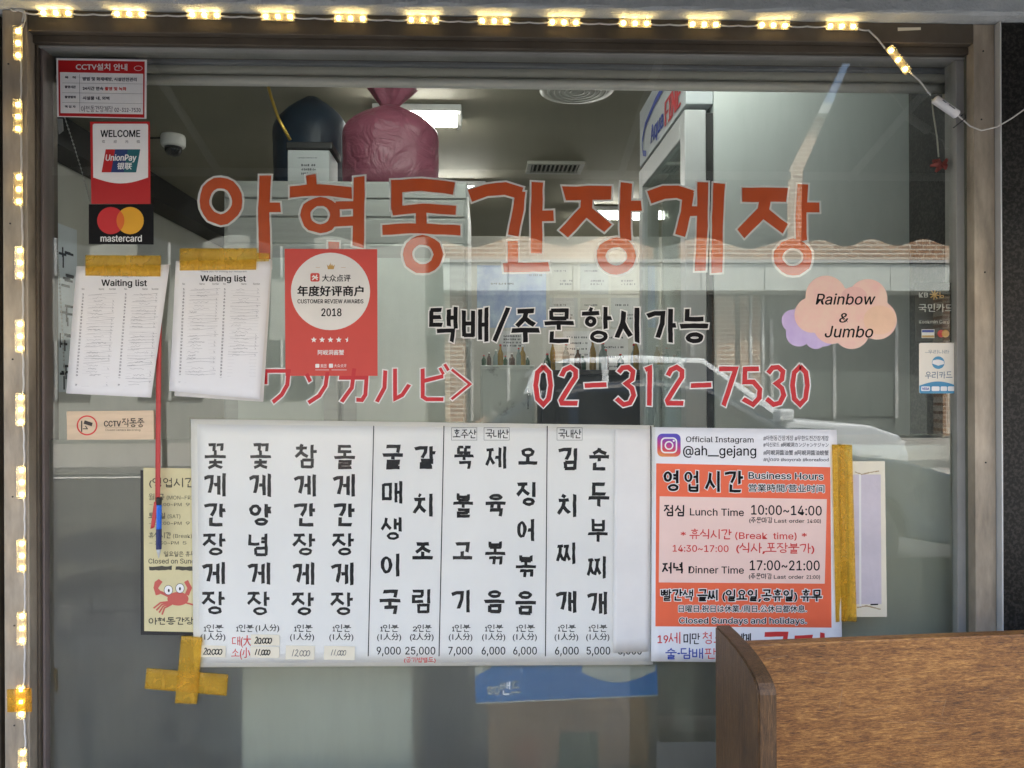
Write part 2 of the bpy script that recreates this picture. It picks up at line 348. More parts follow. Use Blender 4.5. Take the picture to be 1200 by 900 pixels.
def syllable(fl, ch, x0, y0, x1, y1, w, lay=1, grow=0.0, slope=0.0, jit=0.07):
    n = ord(ch) - 0xAC00; cho = CHO[n // 588]; ju = (n % 588) // 28; jo = JONG[n % 28].strip()
    seed = ord(ch) * 13 + int(x0 * 7) + int(y0 * 3); st = []; rings = []
    def put(c, a, b, c_, d, vert):
        if c == 'ㅇ': rings.append(((a + c_) / 2, (b + d) / 2, (c_ - a) / 2, (d - b) / 2)); return
        if c == 'ㅎ': rings.append(((a + c_) / 2, b + (d - b) * .68, (c_ - a) * .36, (d - b) * .31))
        q = CON['ㄱv'] if (c == 'ㄱ' and vert) else CON[c]
        for s_ in q: st.append([(a + x * (c_ - a), b + y * (d - b)) for x, y in s_])
    if ju in VV:
        k = VV[ju]; dbl = k in ('ae', 'e', 'ye'); top, bot = (-.02, 1.0) if not jo else (-.03, .6)
        cr = .46 if dbl else .58
        if k in ('eo', 'e', 'yeo', 'ye'): cr -= .07
        if cho in 'ㄲㄸㅃㅆㅉ': cr += .06
        put(cho, 0, .08 if not jo else .02, cr, .86 if not jo else .54, True)
        xs = [.70, .95] if dbl else [.82 if k != 'i' else .86]
        for i, x in enumerate(xs): st.append([(x, top + (.06 if dbl and i == 0 else 0)), (x - .01, (top + bot) / 2), (x, bot - (.06 if dbl and i == 0 else 0))])
        mid = (top + bot) / 2; g = .15 if not jo else .1
        if k == 'a': st.append([(xs[0], mid), (1.03, mid - .01)])
        if k == 'ya': st += [[(xs[0], mid - g * .8), (1.03, mid - g * .8)], [(xs[0], mid + g * .7), (1.03, mid + g * .7)]]
        if k == 'ae': st.append([(xs[0], mid), (xs[1], mid - .01)])
        if k in ('eo', 'e'): st.append([(xs[0] - .24, mid), (xs[0], mid - .01)])
        if k in ('yeo', 'ye'): st += [[(xs[0] - .24, mid - g * .8), (xs[0], mid - g * .8)], [(xs[0] - .24, mid + g * .8), (xs[0], mid + g * .8)]]
        if jo: put(jo, .26, .64, .9, 1.0, False)
    else:
        k = HV[ju]
        if not jo:
            c1, bar = .52, (.84 if k in ('o', 'yo', 'eu') else .64)
        else: c1, bar = (.29, .53) if k in ('o', 'yo') else ((.30, .42) if k in ('u', 'yu') else (.36, .52))
        put(cho, .16, 0, .86, c1, False)
        st.append([(-.02, bar + .01), (.5, bar - .01), (1.03, bar)])
        if k == 'o': st.append([(.5, c1 - .04), (.5, bar)])
        if k == 'yo': st += [[(.34, c1), (.34, bar)], [(.66, c1), (.66, bar)]]
        e = 1.02 if not jo else .63
        if k == 'u': st.append([(.5, bar), (.5, e)])
        if k == 'yu': st += [[(.33, bar), (.3, e)], [(.67, bar), (.67, e)]]
        if jo: put(jo, .18, .70, .84, 1.02, False)
    if len(st) + len(rings) > 5: w *= .86
    X = lambda p: (x0 + p[0] * (x1 - x0) + 0.0, y0 + p[1] * (y1 - y0) + slope * (p[0] * (x1 - x0)))
    L = lay
    for i, s_ in enumerate(st):
        fl.strip([X(p) for p in s_], w, L, grow, jit, seed + i, slant=.22); L += 1
    for (cx, cy, rx, ry) in rings:
        c = X((cx, cy)); ax, ay = rx * (x1 - x0), ry * (y1 - y0)
        fl.ring(c[0], c[1], ax + grow, ay + grow, max(.3, ax - w - grow), max(.3, ay - w * .9 - grow), L, 18, jit * .6, seed); L += 1
def is_h(c): return 0xAC00 <= ord(c) <= 0xD7A3
def hline(fl, s, x0, y0, x1, y1, w, lay=1, grow=0.0, slope=0.0, bold=0.0, jit=.06, halo=None):
    """a line of mixed Hangul (brush strokes) and Latin (print)"""
    runs = []; cur = ''
    for c in s:
        if is_h(c) or c == ' ':
            if cur: runs.append(cur); cur = ''
            runs.append(c)
        else: cur += c
    if cur: runs.append(cur)
    def adv(r):
        if r == ' ': return .34
        if is_h(r[0]): return 1.04
        return sum(1.0 if ord(c) > 0x2E80 else .30 if c in '.,:()·1il|/\'' else (.62 if c.isalnum() else .55) for c in r)
    tot = sum(adv(r) for r in runs); k = (x1 - x0) / tot; x = x0; h = y1 - y0
    for r in runs:
        a = adv(r) * k; yy = slope * (x - x0)
        if r == ' ': pass
        elif is_h(r[0]) and not any((ord(c) - 0xAC00) % 588 // 28 in (9, 10, 11, 14, 15, 16, 19, 3) for c in r):
            syllable(fl, r, x, y0 + yy, x + a * .93, y1 + yy, w, lay, grow, slope, jit)
            if halo: syllable(halo[0], r, x, y0 + yy, x + a * .93, y1 + yy, w, lay - 14, halo[1], slope, jit)
        else:
            v, f = glyphs(r); ay, by = min(p[1] for p in v), max(p[1] for p in v)
            ky = h / .78; base = y1 - h * .06
            text(fl, r, x, base + ay * ky + yy, x + a * .93, base + by * ky + yy, lay, slope, bold, halo=(halo[0], halo[1]) if halo else None)
        x += a

def sheet(name, c, Y, m, parent, nx=2, ny=2, th=0.0004, label=None):
    """thin sheet through four photograph corners TL TR BR BL; Y may bend it"""
    fy = Y if callable(Y) else (lambda x, y: Y)
    vs_, fs = [], []
    for s_ in (0, 1):
        for j in range(ny + 1):
            for i in range(nx + 1):
                u, v = i / nx, j / ny
                x = (c[0][0] * (1 - u) + c[1][0] * u) * (1 - v) + (c[3][0] * (1 - u) + c[2][0] * u) * v
                y = (c[0][1] * (1 - u) + c[1][1] * u) * (1 - v) + (c[3][1] * (1 - u) + c[2][1] * u) * v
                q = P(x, y, fy(x, y)); vs_.append(q + Vector((0, th * s_, 0)))
    N = (nx + 1) * (ny + 1); g = lambda i, j, s_: s_ * N + j * (nx + 1) + i
    for j in range(ny):
        for i in range(nx):
            fs.append([g(i, j, 0), g(i, j + 1, 0), g(i + 1, j + 1, 0), g(i + 1, j, 0)]); fs.append([g(i, j, 1), g(i + 1, j, 1), g(i + 1, j + 1, 1), g(i, j + 1, 1)])
    for i in range(nx):
        fs.append([g(i, 0, 0), g(i + 1, 0, 0), g(i + 1, 0, 1), g(i, 0, 1)]); fs.append([g(i, ny, 0), g(i, ny, 1), g(i + 1, ny, 1), g(i + 1, ny, 0)])
    for j in range(ny):
        fs.append([g(0, j, 0), g(0, j, 1), g(0, j + 1, 1), g(0, j + 1, 0)]); fs.append([g(nx, j, 0), g(nx, j + 1, 0), g(nx, j + 1, 1), g(nx, j, 1)])
    return obj(name, vs_, fs, m, parent, nx > 2 or ny > 2, label)
def gx(px, Y=0.0): return P(px, 450, Y).x
def gz(py, Y=0.0): return P(570, py, Y).z
# ------------------------------------------------------------------ the street
ASPHALT = mat('asphalt', (0.055, 0.055, 0.058), 0.85, 0.25, 30, 0.5, 120)
PAVE = mat('concrete paving', (0.30, 0.29, 0.27), 0.85, 0.14, 6, 0.3, 60)
CONC = mat('painted stucco', (0.40, 0.43, 0.43), 0.85, 0.13, 14, 0.9, 150)
PLASTER = mat('interior plaster', (0.42, 0.42, 0.38), 0.8, 0.06, 3)
CEIL = mat('dingy ceiling board', (0.27, 0.255, 0.19), 0.8, 0.06, 2.5)
DARKG = mat('dark granite', (0.009, 0.009, 0.008), 0.5, 0.0, 130, 0.1, 220, spec=0.2, col2=(0.032, 0.030, 0.026), fac=(.38, .55), detail=2)
BRONZE = mat('bronze anodised aluminium', (0.125, 0.102, 0.074), 0.5, 0.30, 7, 0.06, 60, metal=0.35, stretch=(1, 1, 1))
BRONZE_L = mat('worn bronze aluminium', (0.33, 0.28, 0.21), 0.55, 0.38, 11, 0.2, 50, metal=0.2, stretch=(2, 1, .5))
BEAD = mat('grey glazing bead', (0.27, 0.265, 0.24), 0.6, 0.15, 6)
DARKRUB = mat('black rubber', (0.012, 0.012, 0.012), 0.6)
STEEL = mat('brushed stainless steel', (0.36, 0.375, 0.355), 0.45, 0.10, 2.5, 0.05, 90, metal=0.15, stretch=(1, 1, 14))
def _brick(nt):
    tc = nt.nodes.new('ShaderNodeTexCoord'); sx = nt.nodes.new('ShaderNodeSeparateXYZ'); cx = nt.nodes.new('ShaderNodeCombineXYZ')
    nt.links.new(tc.outputs['Object'], sx.inputs[0]); nt.links.new(sx.outputs[0], cx.inputs[0]); nt.links.new(sx.outputs[2], cx.inputs[1])
    b = nt.nodes.new('ShaderNodeTexBrick'); b.inputs['Scale'].default_value = 1.0; b.inputs['Brick Width'].default_value = 0.33; b.inputs['Row Height'].default_value = 0.108
    b.inputs['Mortar Size'].default_value = 0.017; b.inputs['Color1'].default_value = (0.25, 0.125, 0.065, 1); b.inputs['Color2'].default_value = (0.38, 0.22, 0.12, 1); b.inputs['Mortar'].default_value = (0.62, 0.56, 0.47, 1)
    nt.links.new(cx.outputs[0], b.inputs[0])
    p = node(nt, 'ShaderNodeBsdfPrincipled', Roughness=0.85); nt.links.new(b.outputs[0], p.inputs['Base Color'])
    bp = node(nt, 'ShaderNodeBump', Strength=0.6, Distance=0.01); bp.invert = True; nt.links.new(b.outputs['Fac'], bp.inputs['Height']); nt.links.new(bp.outputs[0], p.inputs['Normal'])
    return p.outputs[0]
BRICK = mixmat('buff brick', _brick)
WINDARK = mat('dark window glass', (0.02, 0.025, 0.03), 0.05, spec=0.8)
CHROME = mat('chrome', (0.6, 0.6, 0.6), 0.15, metal=1.0)
ALU = mat('pale aluminium', (0.55, 0.56, 0.55), 0.4, 0.05, 8, metal=0.3)

def plane(name, x0, x1, y0, y1, z, m):
    o = obj(name, [(x0, y0, z), (x1, y0, z), (x1, y1, z), (x0, y1, z)], [[0, 1, 2, 3]], m, None, wloc=((x0 + x1) / 2, (y0 + y1) / 2, z)); tag(o, kind='structure'); return o
plane('ground', -250, 250, -250, 250, -0.16, PAVE)
plane('road', -120, 120, -11.0, -3.02, -0.12, ASPHALT)
for nm, y0, y1 in (('pavement', -2.85, 6.5), ('far_pavement', -16.0, -11.15)):
    tag(box(nm, -60, 60, y0, y1, -0.15, 0.0, PAVE), kind='structure')
for nm, y0, y1 in (('kerb', -3.02, -2.85), ('far_kerb', -11.15, -10.98)):
    tag(box(nm, -60, 60, y0 + .002, y1 - .002, -0.15, 0.006, mat('kerb granite', (0.24, 0.235, 0.23), 0.8, 0.15, 20), bev=.015), kind='structure')
LINE = mat('road paint', (0.62, 0.50, 0.12), 0.7, 0.15, 20); LINEW = mat('white road paint', (0.7, 0.7, 0.68), 0.7, 0.15, 20)
plane('edge_line', -60, 60, -10.5, -10.35, -0.116, LINEW)

# the brick building across the street, seen mirrored in the glass
BY = -16.35
b = thing('brick_building', 'buff brick building across the street with pale shop fascia, mirrored in glass', 'building', (0, BY - 4, 0))
box('wall', -1, 22, BY - 8, BY, 4.30, 7.9, BRICK, b)
FASC = mat('pale fascia panel', (0.60, 0.65, 0.62), 0.5, 0.04, 3)
for k in range(15):                                     # fascia of separate panels
    x = -.95 + k * 1.53
    box('fascia_panel', x, x + 1.51, BY - .35, BY + .55, 3.55, 4.19, FASC, b, .006)
box('fascia_cap', -1, 22, BY - .3, BY + .60, 4.21, 4.29, ALU, b)
box('fascia_back', -1, 22, BY - 8, BY - .36, 3.5, 4.295, mat('shadow gap', (.1, .1, .1), .8), b)
box('roof', -1.2, 22.3, BY - 8.2, BY + .25, 7.9, 8.15, CONC, b)
px_pier = [(-.95, .5), (1.7, .5), (5.72, .46), (6.3, .5), (11.4, .6), (16.5, .6)]
for x, w_ in px_pier: box('brick_pier', x, x + w_, BY - .5, BY - .05, 0, 3.5, BRICK, b)
SHOPF = mat('shade darkened shop front', (0.16, 0.18, 0.17), 0.4, 0.08, 1.2)  # base colour darkened to stand in for shade under the fascia
box('shopfront', -1, 22, BY - .7, BY - .45, 0, 3.5, SHOPF, b)
for k, (x, w_) in enumerate(((-.3, 1.8), (2.6, 2.6), (7.2, 3.2), (12.4, 3.2), (17.6, 3))):
    p_ = box('shop_window', x, x + w_, BY - .46, BY - .40, .5, 2.9, WINDARK if k % 2 else mat('curtained window', (.12, .14, .13), .3, .1, 2), b)
    for xx in (x, x + w_ / 2, x + w_): box('mullion', xx - .04, xx + .04, BY - .42, BY - .34, .45, 2.95, ALU, p_)
for r_ in range(1):
    for k in range(5):
        x = .6 + k * 4.0; z = 5.6 + r_ * 2.7
        wn = box('window', x, x + 1.7, BY - .02, BY + .03, z, z + 1.35, WINDARK, b)
        box('frame', x + .82, x + .88, BY + .03, BY + .06, z, z + 1.35, ALU, wn); box('sill', x - .08, x + 1.78, BY + .0, BY + .12, z - .1, z - .003, CONC, wn)
box('grey_wall_panel', 4.15, 4.75, BY + .002, BY + .05, 4.32, 5.3, mat('grey wall panel', (.13, .15, .15), .7), b)  # plain grey panel set on the brick above the fascia
for x in (4.9, 5.2):
    tube('drain_pipe', [(x * 1.0 + 1.65, BY - .03, 0), (x * 1.0 + 1.65, BY + .0, 3.5)], .04, ALU, b)

def neighbour(x0, x1, h, c, label):
    t = thing('street_building', label, 'building', ((x0 + x1) / 2, BY - 4, 0))
    m_ = mat('render ' + label[:12], c, .8, .08, 2)
    box('wall', x0, x1, BY - 8, BY + .3, 0, h, m_, t); box('parapet', x0 - .1, x1 + .1, BY - 8.1, BY + .45, h, h + .4, CONC, t)
    n = int((x1 - x0) / 2.6)
    for r_ in range(int(h / 3)):
        for k in range(n):
            x = x0 + .7 + k * 2.6; z = 1.0 + r_ * 2.9
            if z + 1.5 > h: continue
            w_ = box('window', x, x + 1.5, BY + .29, BY + .33, z, z + 1.4, WINDARK, t); box('frame', x + .72, x + .78, BY + .33, BY + .36, z, z + 1.4, ALU, w_)
neighbour(-40, -1.4, 7.2, (.30, .31, .29), 'grey rendered building left of the brick building, mirrored in glass')
neighbour(22.5, 44, 9.5, (.40, .34, .28), 'tan rendered building right of the brick building, mirrored in glass')

# parked cars, mirrored in the glass
def car(label, x0, yc, L, Wd, prof_low, green, arches, m_body, wr=.34):
    zb = -0.12
    t = thing('parked_car', label, 'car', (x0 + L / 2, yc, zb))
    def poly_side(pts): return [(x0 + p[0], zb + p[1]) for p in pts]
    low = []
    bott = .24
    pts = [(L - .04, bott)]
    for ax in sorted(arches, reverse=True):
        pts += [(ax + (wr + .06) * math.cos(R(a)), .34 + (wr + .06) * math.sin(R(a))) for a in range(0, 181, 20)]
    pts += [(.04, bott)]
    low = prof_low + pts
    def extr(outline, ha, hb, zmid=None):
        bm = bmesh.new(); q = poly_side(outline); n = len(q)
        zs = [z for _, z in q]; z0, z1 = min(zs), max(zs)
        hw = lambda z: ha + (hb - ha) * ((z - z0) / (z1 - z0)) if hb != ha else ha
        A = [bm.verts.new((x, yc - hw(z), z)) for x, z in q]; B = [bm.verts.new((x, yc + hw(z), z)) for x, z in q]
        fa = bm.faces.new(A); fb = bm.faces.new(B[::-1])
        for i in range(n): bm.faces.new([A[i], B[i], B[(i + 1) % n], A[(i + 1) % n]])
        bmesh.ops.recalc_face_normals(bm, faces=bm.faces[:])
        es = [e for e in bm.edges if (e in fa.edges or e in fb.edges)]
        bmesh.ops.bevel(bm, geom=es, offset=.045, segments=3, affect='EDGES', profile=.6)
        bmesh.ops.triangulate(bm, faces=[f for f in bm.faces if len(f.verts) > 4])
        return bm
    from_bm('body', extr(low, Wd / 2, Wd / 2), m_body, t)
    from_bm('cabin', extr(green, Wd / 2 - .03, Wd / 2 - .22), m_body, t)
    gz0 = min(p[1] for p in green); gz1 = max(p[1] for p in green)
    # side windows and screens stand slightly proud of the cabin
    gl, gr_ = green[0][0], green[-1][0]
    def side(s, a, b, c, d):
        def pt(x, z): 
            f = (z - gz0) / (gz1 - gz0); return (x0 + x, yc + s * ((Wd / 2 - .03) + (-.19) * f + .006), zb + z)
        v = [pt(*a), pt(*b), pt(*c), pt(*d)]; v2 = [(q[0], q[1] - s * .02, q[2]) for q in v]
        obj('side_window', v + v2, [[0, 1, 2, 3], [7, 6, 5, 4], [0, 4, 5, 1], [1, 5, 6, 2], [2, 6, 7, 3], [3, 7, 4, 0]], WINDARK, t)
    zt, zl = gz1 - .09, gz0 + .05
    fx = lambda z, i, j: green[i][0] + (green[j][0] - green[i][0]) * (z - green[i][1]) / (green[j][1] - green[i][1])
    rl, rh = fx(zl, 0, 1) + .12, fx(zt, 0, 1) + .1; fl_, fh = fx(zl, -1, -2) - .14, fx(zt, -1, -2) - .1
    m1 = rl + (fl_ - rl) * .32; m2 = rl + (fl_ - rl) * .62
    for s in (-1, 1):
        side(s, (rl, zl), (m1 - .04, zl), (m1 - .04, zt), (rh, zt)); side(s, (m1 + .04, zl), (m2 - .04, zl), (m2 - .04, zt), (m1 + .04, zt)); side(s, (m2 + .04, zl), (fl_, zl), (fh, zt), (m2 + .04, zt))
    def screen(nm, i, j):
        A, B = Vector((x0 + green[i][0], zb + green[i][1])), Vector((x0 + green[j][0], zb + green[j][1]))
        dr = (B - A).normalized(); nn = Vector((-dr.y, dr.x)); nn = nn if (nn.x > 0) == (i != 0) else -nn
        a, b_ = A.lerp(B, .1) + nn * .008, A.lerp(B, .9) + nn * .008
        h1, h2 = Wd / 2 - .14, Wd / 2 - .28
        obj(nm, [(a.x, yc - h1, a.y), (a.x, yc + h1, a.y), (b_.x, yc + h2, b_.y), (b_.x, yc - h2, b_.y)], [[0, 1, 2, 3]], WINDARK, t)
    screen('windscreen', len(green) - 1, len(green) - 2); screen('rear_window', 0, 1)
    for ax in arches:
        for s in (-1, 1):
            yy = yc + s * (Wd / 2 - .10)
            w_ = lathe('wheel', [(wr * .62, -.1), (wr * .95, -.1), (wr, -.06), (wr, .06), (wr * .95, .1), (wr * .62, .1)], (x0 + ax, yy, zb + wr), DARKRUB, t, 20, 'Y')
            lathe('rim', [(wr * .6, -.09), (wr * .6, .09), (wr * .3, .105), (.03, .10)], (x0 + ax, yy, zb + wr), ALU, w_, 20, 'Y')
    LAMP = mat('headlight glass', (.7, .7, .7), .1, spec=.8)
    for s in (-1, 1):
        box('headlight', x0 + L - .28, x0 + L - .02, yc + s * (Wd / 2 - .30) - .18, yc + s * (Wd / 2 - .30) + .24 * (1 if s > 0 else .75), zb + .68, zb + .80, LAMP, t, .02)
        box('tail_light', x0 - .015, x0 + .14, yc + s * (Wd / 2 - .22) - .1, yc + s * (Wd / 2 - .22) + .1, zb + .8, zb + 1.0, mat('tail lamp', (.35, .01, .01), .2), t, .02)
        box('wing_mirror', x0 + fl_ - .12, x0 + fl_ + .06, yc + s * (Wd / 2 + .1) - .1, yc + s * (Wd / 2 + .1) + .1, zb + gz0 + .03, zb + gz0 + .18, m_body, t, .03)
        for dx in (m1, m2):
            box('door_handle', x0 + dx - .28, x0 + dx - .1, yc + s * (Wd / 2 + .004) - .012, yc + s * (Wd / 2 + .004) + .012, zb + gz0 - .14, zb + gz0 - .11, CHROME, t)
    box('bumper', x0 + L - .12, x0 + L + .05, yc - Wd / 2 + .1, yc + Wd / 2 - .1, zb + .28, zb + .55, m_body, t, .04)
    box('number_plate', x0 + L + .05, x0 + L + .06, yc - .26, yc + .26, zb + .36, zb + .47, WHITE, t)
    return t
SUVW = mat('white car paint', (0.72, 0.76, 0.80), 0.18, spec=.6); DKB = mat('dark blue car paint', (0.03, 0.045, 0.07), 0.10, spec=.8)
car('white sport utility car parked across the road, mirrored in the window glass', .25, -7.6, 4.62, 1.88,
    [(.05, .45), (.02, .75), (.06, 1.02), (3.1, 1.06), (3.3, 1.05), (4.15, .98), (4.5, .86), (4.6, .66), (4.6, .45)],
    [(.06, 1.0), (.3, 1.62), (.7, 1.76), (1.5, 1.80), (2.3, 1.76), (3.3, 1.03)], (.88, 3.66), SUVW, .37)
car('dark blue saloon parked near the kerb, mirrored in the window glass', -1.05, -4.5, 4.7, 1.82,
    [(.04, .45), (.02, .7), (.1, .98), (.9, 1.02), (3.2, 1.0), (4.1, .90), (4.5, .78), (4.68, .6), (4.68, .42)],
    [(.75, .98), (1.35, 1.36), (1.8, 1.47), (2.3, 1.50), (2.7, 1.46), (3.55, .97)], (.9, 3.72), DKB, .33)

# the shop's awnings, whose scalloped edge is mirrored in the glass
FAB = mat('dark grey awning canvas', (0.045, 0.050, 0.048), 0.85, 0.15, 8, 0.15, 120)
def awning(label, x0, x1, lam, amp):
    t = thing('awning', label, 'awning', ((x0 + x1) / 2, -.6, 1.9))
    n = int((x1 - x0) / .02); vs_, fs = [], []
    for i in range(n + 1):
        x = x0 + (x1 - x0) * i / n
        zz = 1.822 - amp * math.cos(2 * math.pi * (x + .04) / lam) + .003 * math.sin(x * 5.1)
        sk_ = max(0, (x - x1 + .6) / .6) if x1 < 2 else 0
        vs_ += [(x + .042 * sk_, -.10, 2.50), (x + .030 * sk_, -.45, 2.30), (x, -.80, 2.06), (x, -.808, 1.95), (x, -.81, zz)]
    for i in range(n):
        for k in range(4): a = i * 5 + k; fs.append([a, a + 1, a + 6, a + 5])
    o = obj('canopy', vs_, fs, FAB, t); md = o.modifiers.new('thick', 'SOLIDIFY'); md.thickness = .003
    tube('front_bar', [(x0, -.785, 2.04), (x1, -.785, 2.04)], .014, ALU, t)
    k = x0 + .15
    while k < x1:
        tube('arm', [(k, -.09, 2.2), (k, -.4, 2.14), (k, -.78, 2.03)], .012, ALU, t); k += 1.3
awning('long dark grey awning over the window, its scalloped edge mirrored in glass', -3.6, 1.02, .31, .018)
awning('dark grey awning over the right-hand column, mirrored in glass', 1.07, 4.6, .18, .012)

# ------------------------------------------------------------------ the shop building
LIPZ = gz(19.2, -.045); FY = -.045
sb = thing('shop_building', 'shop building with painted stucco lintel above the window and dark granite column', 'building', (0, 2.5, 0))
lint = []
bm = bmesh.new(); bbox_bm(bm, -4.2, 4.2, -.088, .30, LIPZ, 2.62, .006, 2)
bmesh.ops.subdivide_edges(bm, edges=[e for e in bm.edges if e.calc_length() > 3], cuts=220, use_grid_fill=True)
for v in bm.verts:
    if v.co.y < 0:
        q = rnd.uniform(-1, 1); v.co.z += q * .0012; v.co.y += rnd.uniform(-1, 1) * .0012
from_bm('lintel', bm, CONC, sb)
tag(sb.children[-1], 'rough grey stucco lintel')
box('upper_wall', -4.2, 4.2, .0, .30, 2.625, 6.1, CONC, sb)
box('upper_storey', -4.2, 4.2, .302, 7.2, 2.72, 6.1, CONC, sb)
CX = gx(1171.5, -.05)
box('granite_column', CX, 4.2, -.055, .30, 0.0, LIPZ - .002, DARKG, sb, .003, 'dark speckled granite column')
box('sill_wall', -1.135, CX - .012, -.03, .12, 0.0, .36, CONC, sb)
box('front_wall', -4.2, -2.12, -.03, .12, 0, LIPZ - .002, CONC, sb)
box('interior_floor', -2.12, 2.1, .12, 4.6, .0, .04, mat('grey floor tile', (.22, .21, .19), .5, .1, 4), sb)
box('interior_ceiling', -2.12, 2.1, .301, 4.6, 2.55, 2.70, CEIL, sb)
box('side_wall', -2.12, -2.02, .121, 4.6, .041, 2.548, mat('pale side wall', (.50, .50, .45), .8, .05, 2), sb)
box('side_wall', 1.98, 2.1, .121, 4.6, .041, 2.548, PLASTER, sb)
box('back_wall', -2.018, 1.978, 4.36, 4.6, .041, 2.548, PLASTER, sb)
ZB = 2.548
box('ceiling_beam', -2.018, -1.86, .5, 4.3, 2.41, ZB, mat('black beam', (.012, .012, .011), .6), sb)
# ------------------------------------------------------------------ inside the shop
def marks(fl, x0, y0, x1, y1, rows, h, seed, lay=3):
    """lines of writing too small or blurred in the photograph to read"""
    q = random.Random(seed)
    for r_ in range(rows):
        y = y0 + (y1 - y0) * (r_ + .5) / rows; x = x0
        while x < x1 - h * .4:
            w_ = h * q.uniform(.5, .9)
            for k in range(3):
                if q.random() < .5: fl.rect(x, y + q.uniform(-.5, .3) * h, min(x1, x + w_), y + q.uniform(-.5, .3) * h + h * .2, lay + k)
                else: fl.rect(x + q.uniform(0, .6) * w_, y - .5 * h, x + q.uniform(.2, .8) * w_ + h * .2, y + .5 * h, lay + k)
            x += w_ + h * (.2 if q.random() < .75 else .8)
def iy(Z): return Z - D
CZ = 2.549
LAMPW = emit('fluorescent tube', (1.0, 0.98, 0.93), 12.0)
def ceiling_lamp(label, xc, y, ln, m_=None):
    t = thing('ceiling_lamp', label, 'lamp', (xc, y, CZ - .07), 'fluorescent lamps on the shop ceiling')
    box('fitting', xc - ln / 2, xc + ln / 2, y - .07, y + .07, CZ - .03, CZ, ALU, t, .004)
    tube('lamp_tube', [(xc - ln / 2 + .02, y, CZ - .055), (xc + ln / 2 - .02, y, CZ - .055)], .02, m_ or LAMPW, t, 10)
    for s in (-1, 1): box('lamp_holder', xc + s * (ln / 2 - .012) - .01, xc + s * (ln / 2 - .012) + .01, y - .025, y + .025, CZ - .08, CZ - .031, WHITE, t)
p = P(490, 134, iy(3.25)); ceiling_lamp('lit fluorescent lamp on the ceiling beside the pink bag', p.x, iy(3.25), .38)
p = P(520, 208, iy(4.45)); ceiling_lamp('lit fluorescent lamp on the ceiling behind the steel refrigerator', p.x, iy(4.45), .5)
ceiling_lamp('added fill lamp near the window, unseen above the rolled blind', .15, .40, 1.6, emit('added fill tube', (0.96, 1.0, 0.94), 4.5))  # unseen extra lamp, lights the film and the fridge fronts from inside
ceiling_lamp('added fill lamp over the back of the shop right of the drinks fridge', 1.2, 3.4, 1.1)  # extra lamp added to raise the light inside the room
SLOT = mat('vent slot black', (.008, .008, .008), .8); VENTC = mat('vent frame', (.30, .30, .26), .5)
def vent(label, px, py, Z, w_, d_):
    p = P(px, py, iy(Z)); t = thing('ceiling_vent', label, 'vent', (p.x, p.y, CZ - .02), 'vents in the shop ceiling')
    box('back_plate', p.x - w_ / 2 + .02, p.x + w_ / 2 - .02, p.y - d_ / 2 + .02, p.y + d_ / 2 - .02, CZ - .006, CZ - .001, SLOT, t)
    for s in (-1, 1):
        box('frame_bar', p.x - w_ / 2, p.x + w_ / 2, p.y + s * (d_ / 2 - .012) - .012, p.y + s * (d_ / 2 - .012) + .012, CZ - .016, CZ, VENTC, t)
        box('frame_bar', p.x + s * (w_ / 2 - .012) - .012, p.x + s * (w_ / 2 - .012) + .012, p.y - d_ / 2 + .0245, p.y + d_ / 2 - .0245, CZ - .016, CZ, VENTC, t)
    n = 11
    for k in range(n):
        x = p.x - w_ / 2 + .035 + (w_ - .07) * k / (n - 1); box('louvre', x - .004, x + .004, p.y - d_ / 2 + .026, p.y + d_ / 2 - .026, CZ - .014, CZ - .007, VENTC, t)
vent('small slotted air vent in the middle of the dark ceiling', 650, 195, 4.08, .31, .20)
p = P(676, 99, iy(2.97)); t = thing('ceiling_diffuser', 'round white air diffuser on the ceiling just under the rolled blind', 'vent', (p.x, p.y, CZ - .03))
lathe('rim', [(.15, 0), (.15, -.02), (.125, -.026)], (p.x, p.y, CZ), VENTC, t, 28)
for k in range(5): lathe('cone_ring', [(.122 - k * .022, -.012), (.120 - k * .022, -.028), (.112 - k * .022, -.028), (.112 - k * .022, -.012)], (p.x, p.y, CZ), VENTC, t, 24)

# dome camera
p = P(203, 158, iy(3.62)); t = thing('security_camera', 'white dome security camera on the ceiling beside the red sticker', 'camera', (p.x, p.y, CZ))
lathe('housing', [(.052, 0), (.056, -.01), (.056, -.045), (.050, -.055), (.04, -.057)], (p.x, p.y, CZ), WHITE, t, 24)
lathe('dome', [(.040, -.056), (.038, -.075), (.028, -.092), (.012, -.099), (.001, -.10)], (p.x, p.y, CZ), mat('smoked dome', (.01, .01, .012), .08, spec=.8), t, 24)
tube('cable', [(p.x - .05, p.y, CZ - .012), (p.x - .2, p.y + .02, CZ - .010), (p.x - .3, p.y + .02, CZ - .008)], .004, DARKRUB, t)

